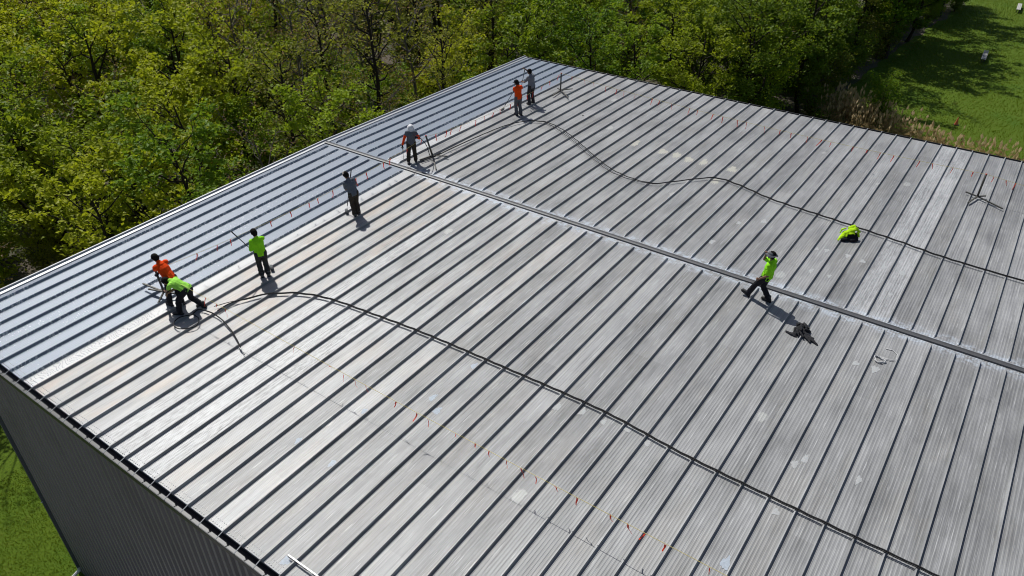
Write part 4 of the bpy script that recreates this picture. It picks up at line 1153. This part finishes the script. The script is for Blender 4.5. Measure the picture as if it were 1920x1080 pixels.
for i, (x, y) in enumerate(DABS + BIG):
    fx = (x / S) % 1; x = x + (.22 - fx) * S if fx < .22 else (x - (fx - .80) * S if fx > .80 else x)
    a, b = r.uniform(.055, .10), r.uniform(.10, .18); n = 18
    if i >= len(DABS): a *= 1.9; b *= 2.2
    z0 = H - SL * abs(y) + .0035; ph = r.uniform(0, 6)
    v = [(x, y, z0 + .004)]
    for q in range(n):
        t = q * 6.2832 / n; k_ = 1 + .22 * math.sin(3 * t + ph) + .14 * math.sin(7 * t + 2 * ph) + r.uniform(-.08, .08)
        v.append((x + a * k_ * math.cos(t), y + b * k_ * math.sin(t), z0))
    obj('sealant_dab', mesh('sealant_dab', v, [(0, 1 + q, 1 + (q + 1) % n) for q in range(n)], M_cream if i >= len(DABS) else (M_dabb if 16 <= i <= 24 else M_dab), True), bld)

# ------------------------------------------------------------------ things on the lawn
M_plank = plain('weathered_bench_plank', (.42, .41, .39), .8)
def bench(x, y, rz, label):
    r = empty('bench', (x, y, .012), rz); tag(r, label, 'bench', 'benches on the far lawn')
    for i in range(3):
        mb = MB(); mb.box((-1.8, -.235 + i * .16, .44), (1.8, -.235 + i * .16 + .145, .485)); mb.build('seat_plank', M_plank, r)
    for sx in (-1.3, 1.3):
        mb = MB(); mb.box((sx - .05, -.2, .36), (sx + .05, .2, .438)); mb.box((sx - .06, -.17, .0), (sx + .06, -.09, .36)); mb.box((sx - .06, .09, .0), (sx + .06, .17, .36)); mb.build('leg', plain('bench_leg_timber', (.09, .085, .08), .8), r)
bench(19.0, 75.0, 1.62, 'pale plank bench on the lawn, nearer of the two')
bench(19.5, 100.0, 1.62, 'pale plank bench on the lawn, farther of the two')
r_ = empty('traffic_cone', (19.9, 53.2, .012)); tag(r_, 'small orange cone standing on the lawn behind the reeds', 'cone')
mb = MB(); n = 14; v = []
for z, q in ((.03, .16), (.62, .035), (.66, .03)): v += [(q * math.cos(i * 6.2832 / n), q * math.sin(i * 6.2832 / n), z) for i in range(n)]
mb.add(v, [(j * n + i, j * n + (i + 1) % n, (j + 1) * n + (i + 1) % n, (j + 1) * n + i) for j in range(2) for i in range(n)] + [tuple(range(2 * n, 3 * n))])
mb.build('cone_body', plain('orange_cone_plastic', (.75, .20, .08), .6), r_, True)
mb = MB(); mb.box((-.2, -.2, 0), (.2, .2, .03)); mb.build('cone_base', M_pole, r_)

# ------------------------------------------------------------------ tell look-alike trees apart by their order from the left
byl = {}
for o in list(COL.objects):
    if o.parent is None and 'label' in o.keys() and o.get('group', '').endswith('of the woods'):
        byl.setdefault(o['label'], []).append(o)
ORD = ['leftmost', 'second-leftmost', 'third-leftmost', 'fourth-leftmost', 'fifth-leftmost', 'sixth-leftmost', 'seventh-leftmost', 'eighth-leftmost']
for lab, L in byl.items():
    if len(L) < 2 or len(lab.split()) > 15: continue
    L.sort(key=lambda o: project((o.location.x, o.location.y, 5.0 * o.scale.z))[0])
    for i, o in enumerate(L):
        if i < len(ORD): o['label'] = (('left-hand', 'right-hand')[i] if len(L) == 2 else ORD[i]) + ' ' + lab
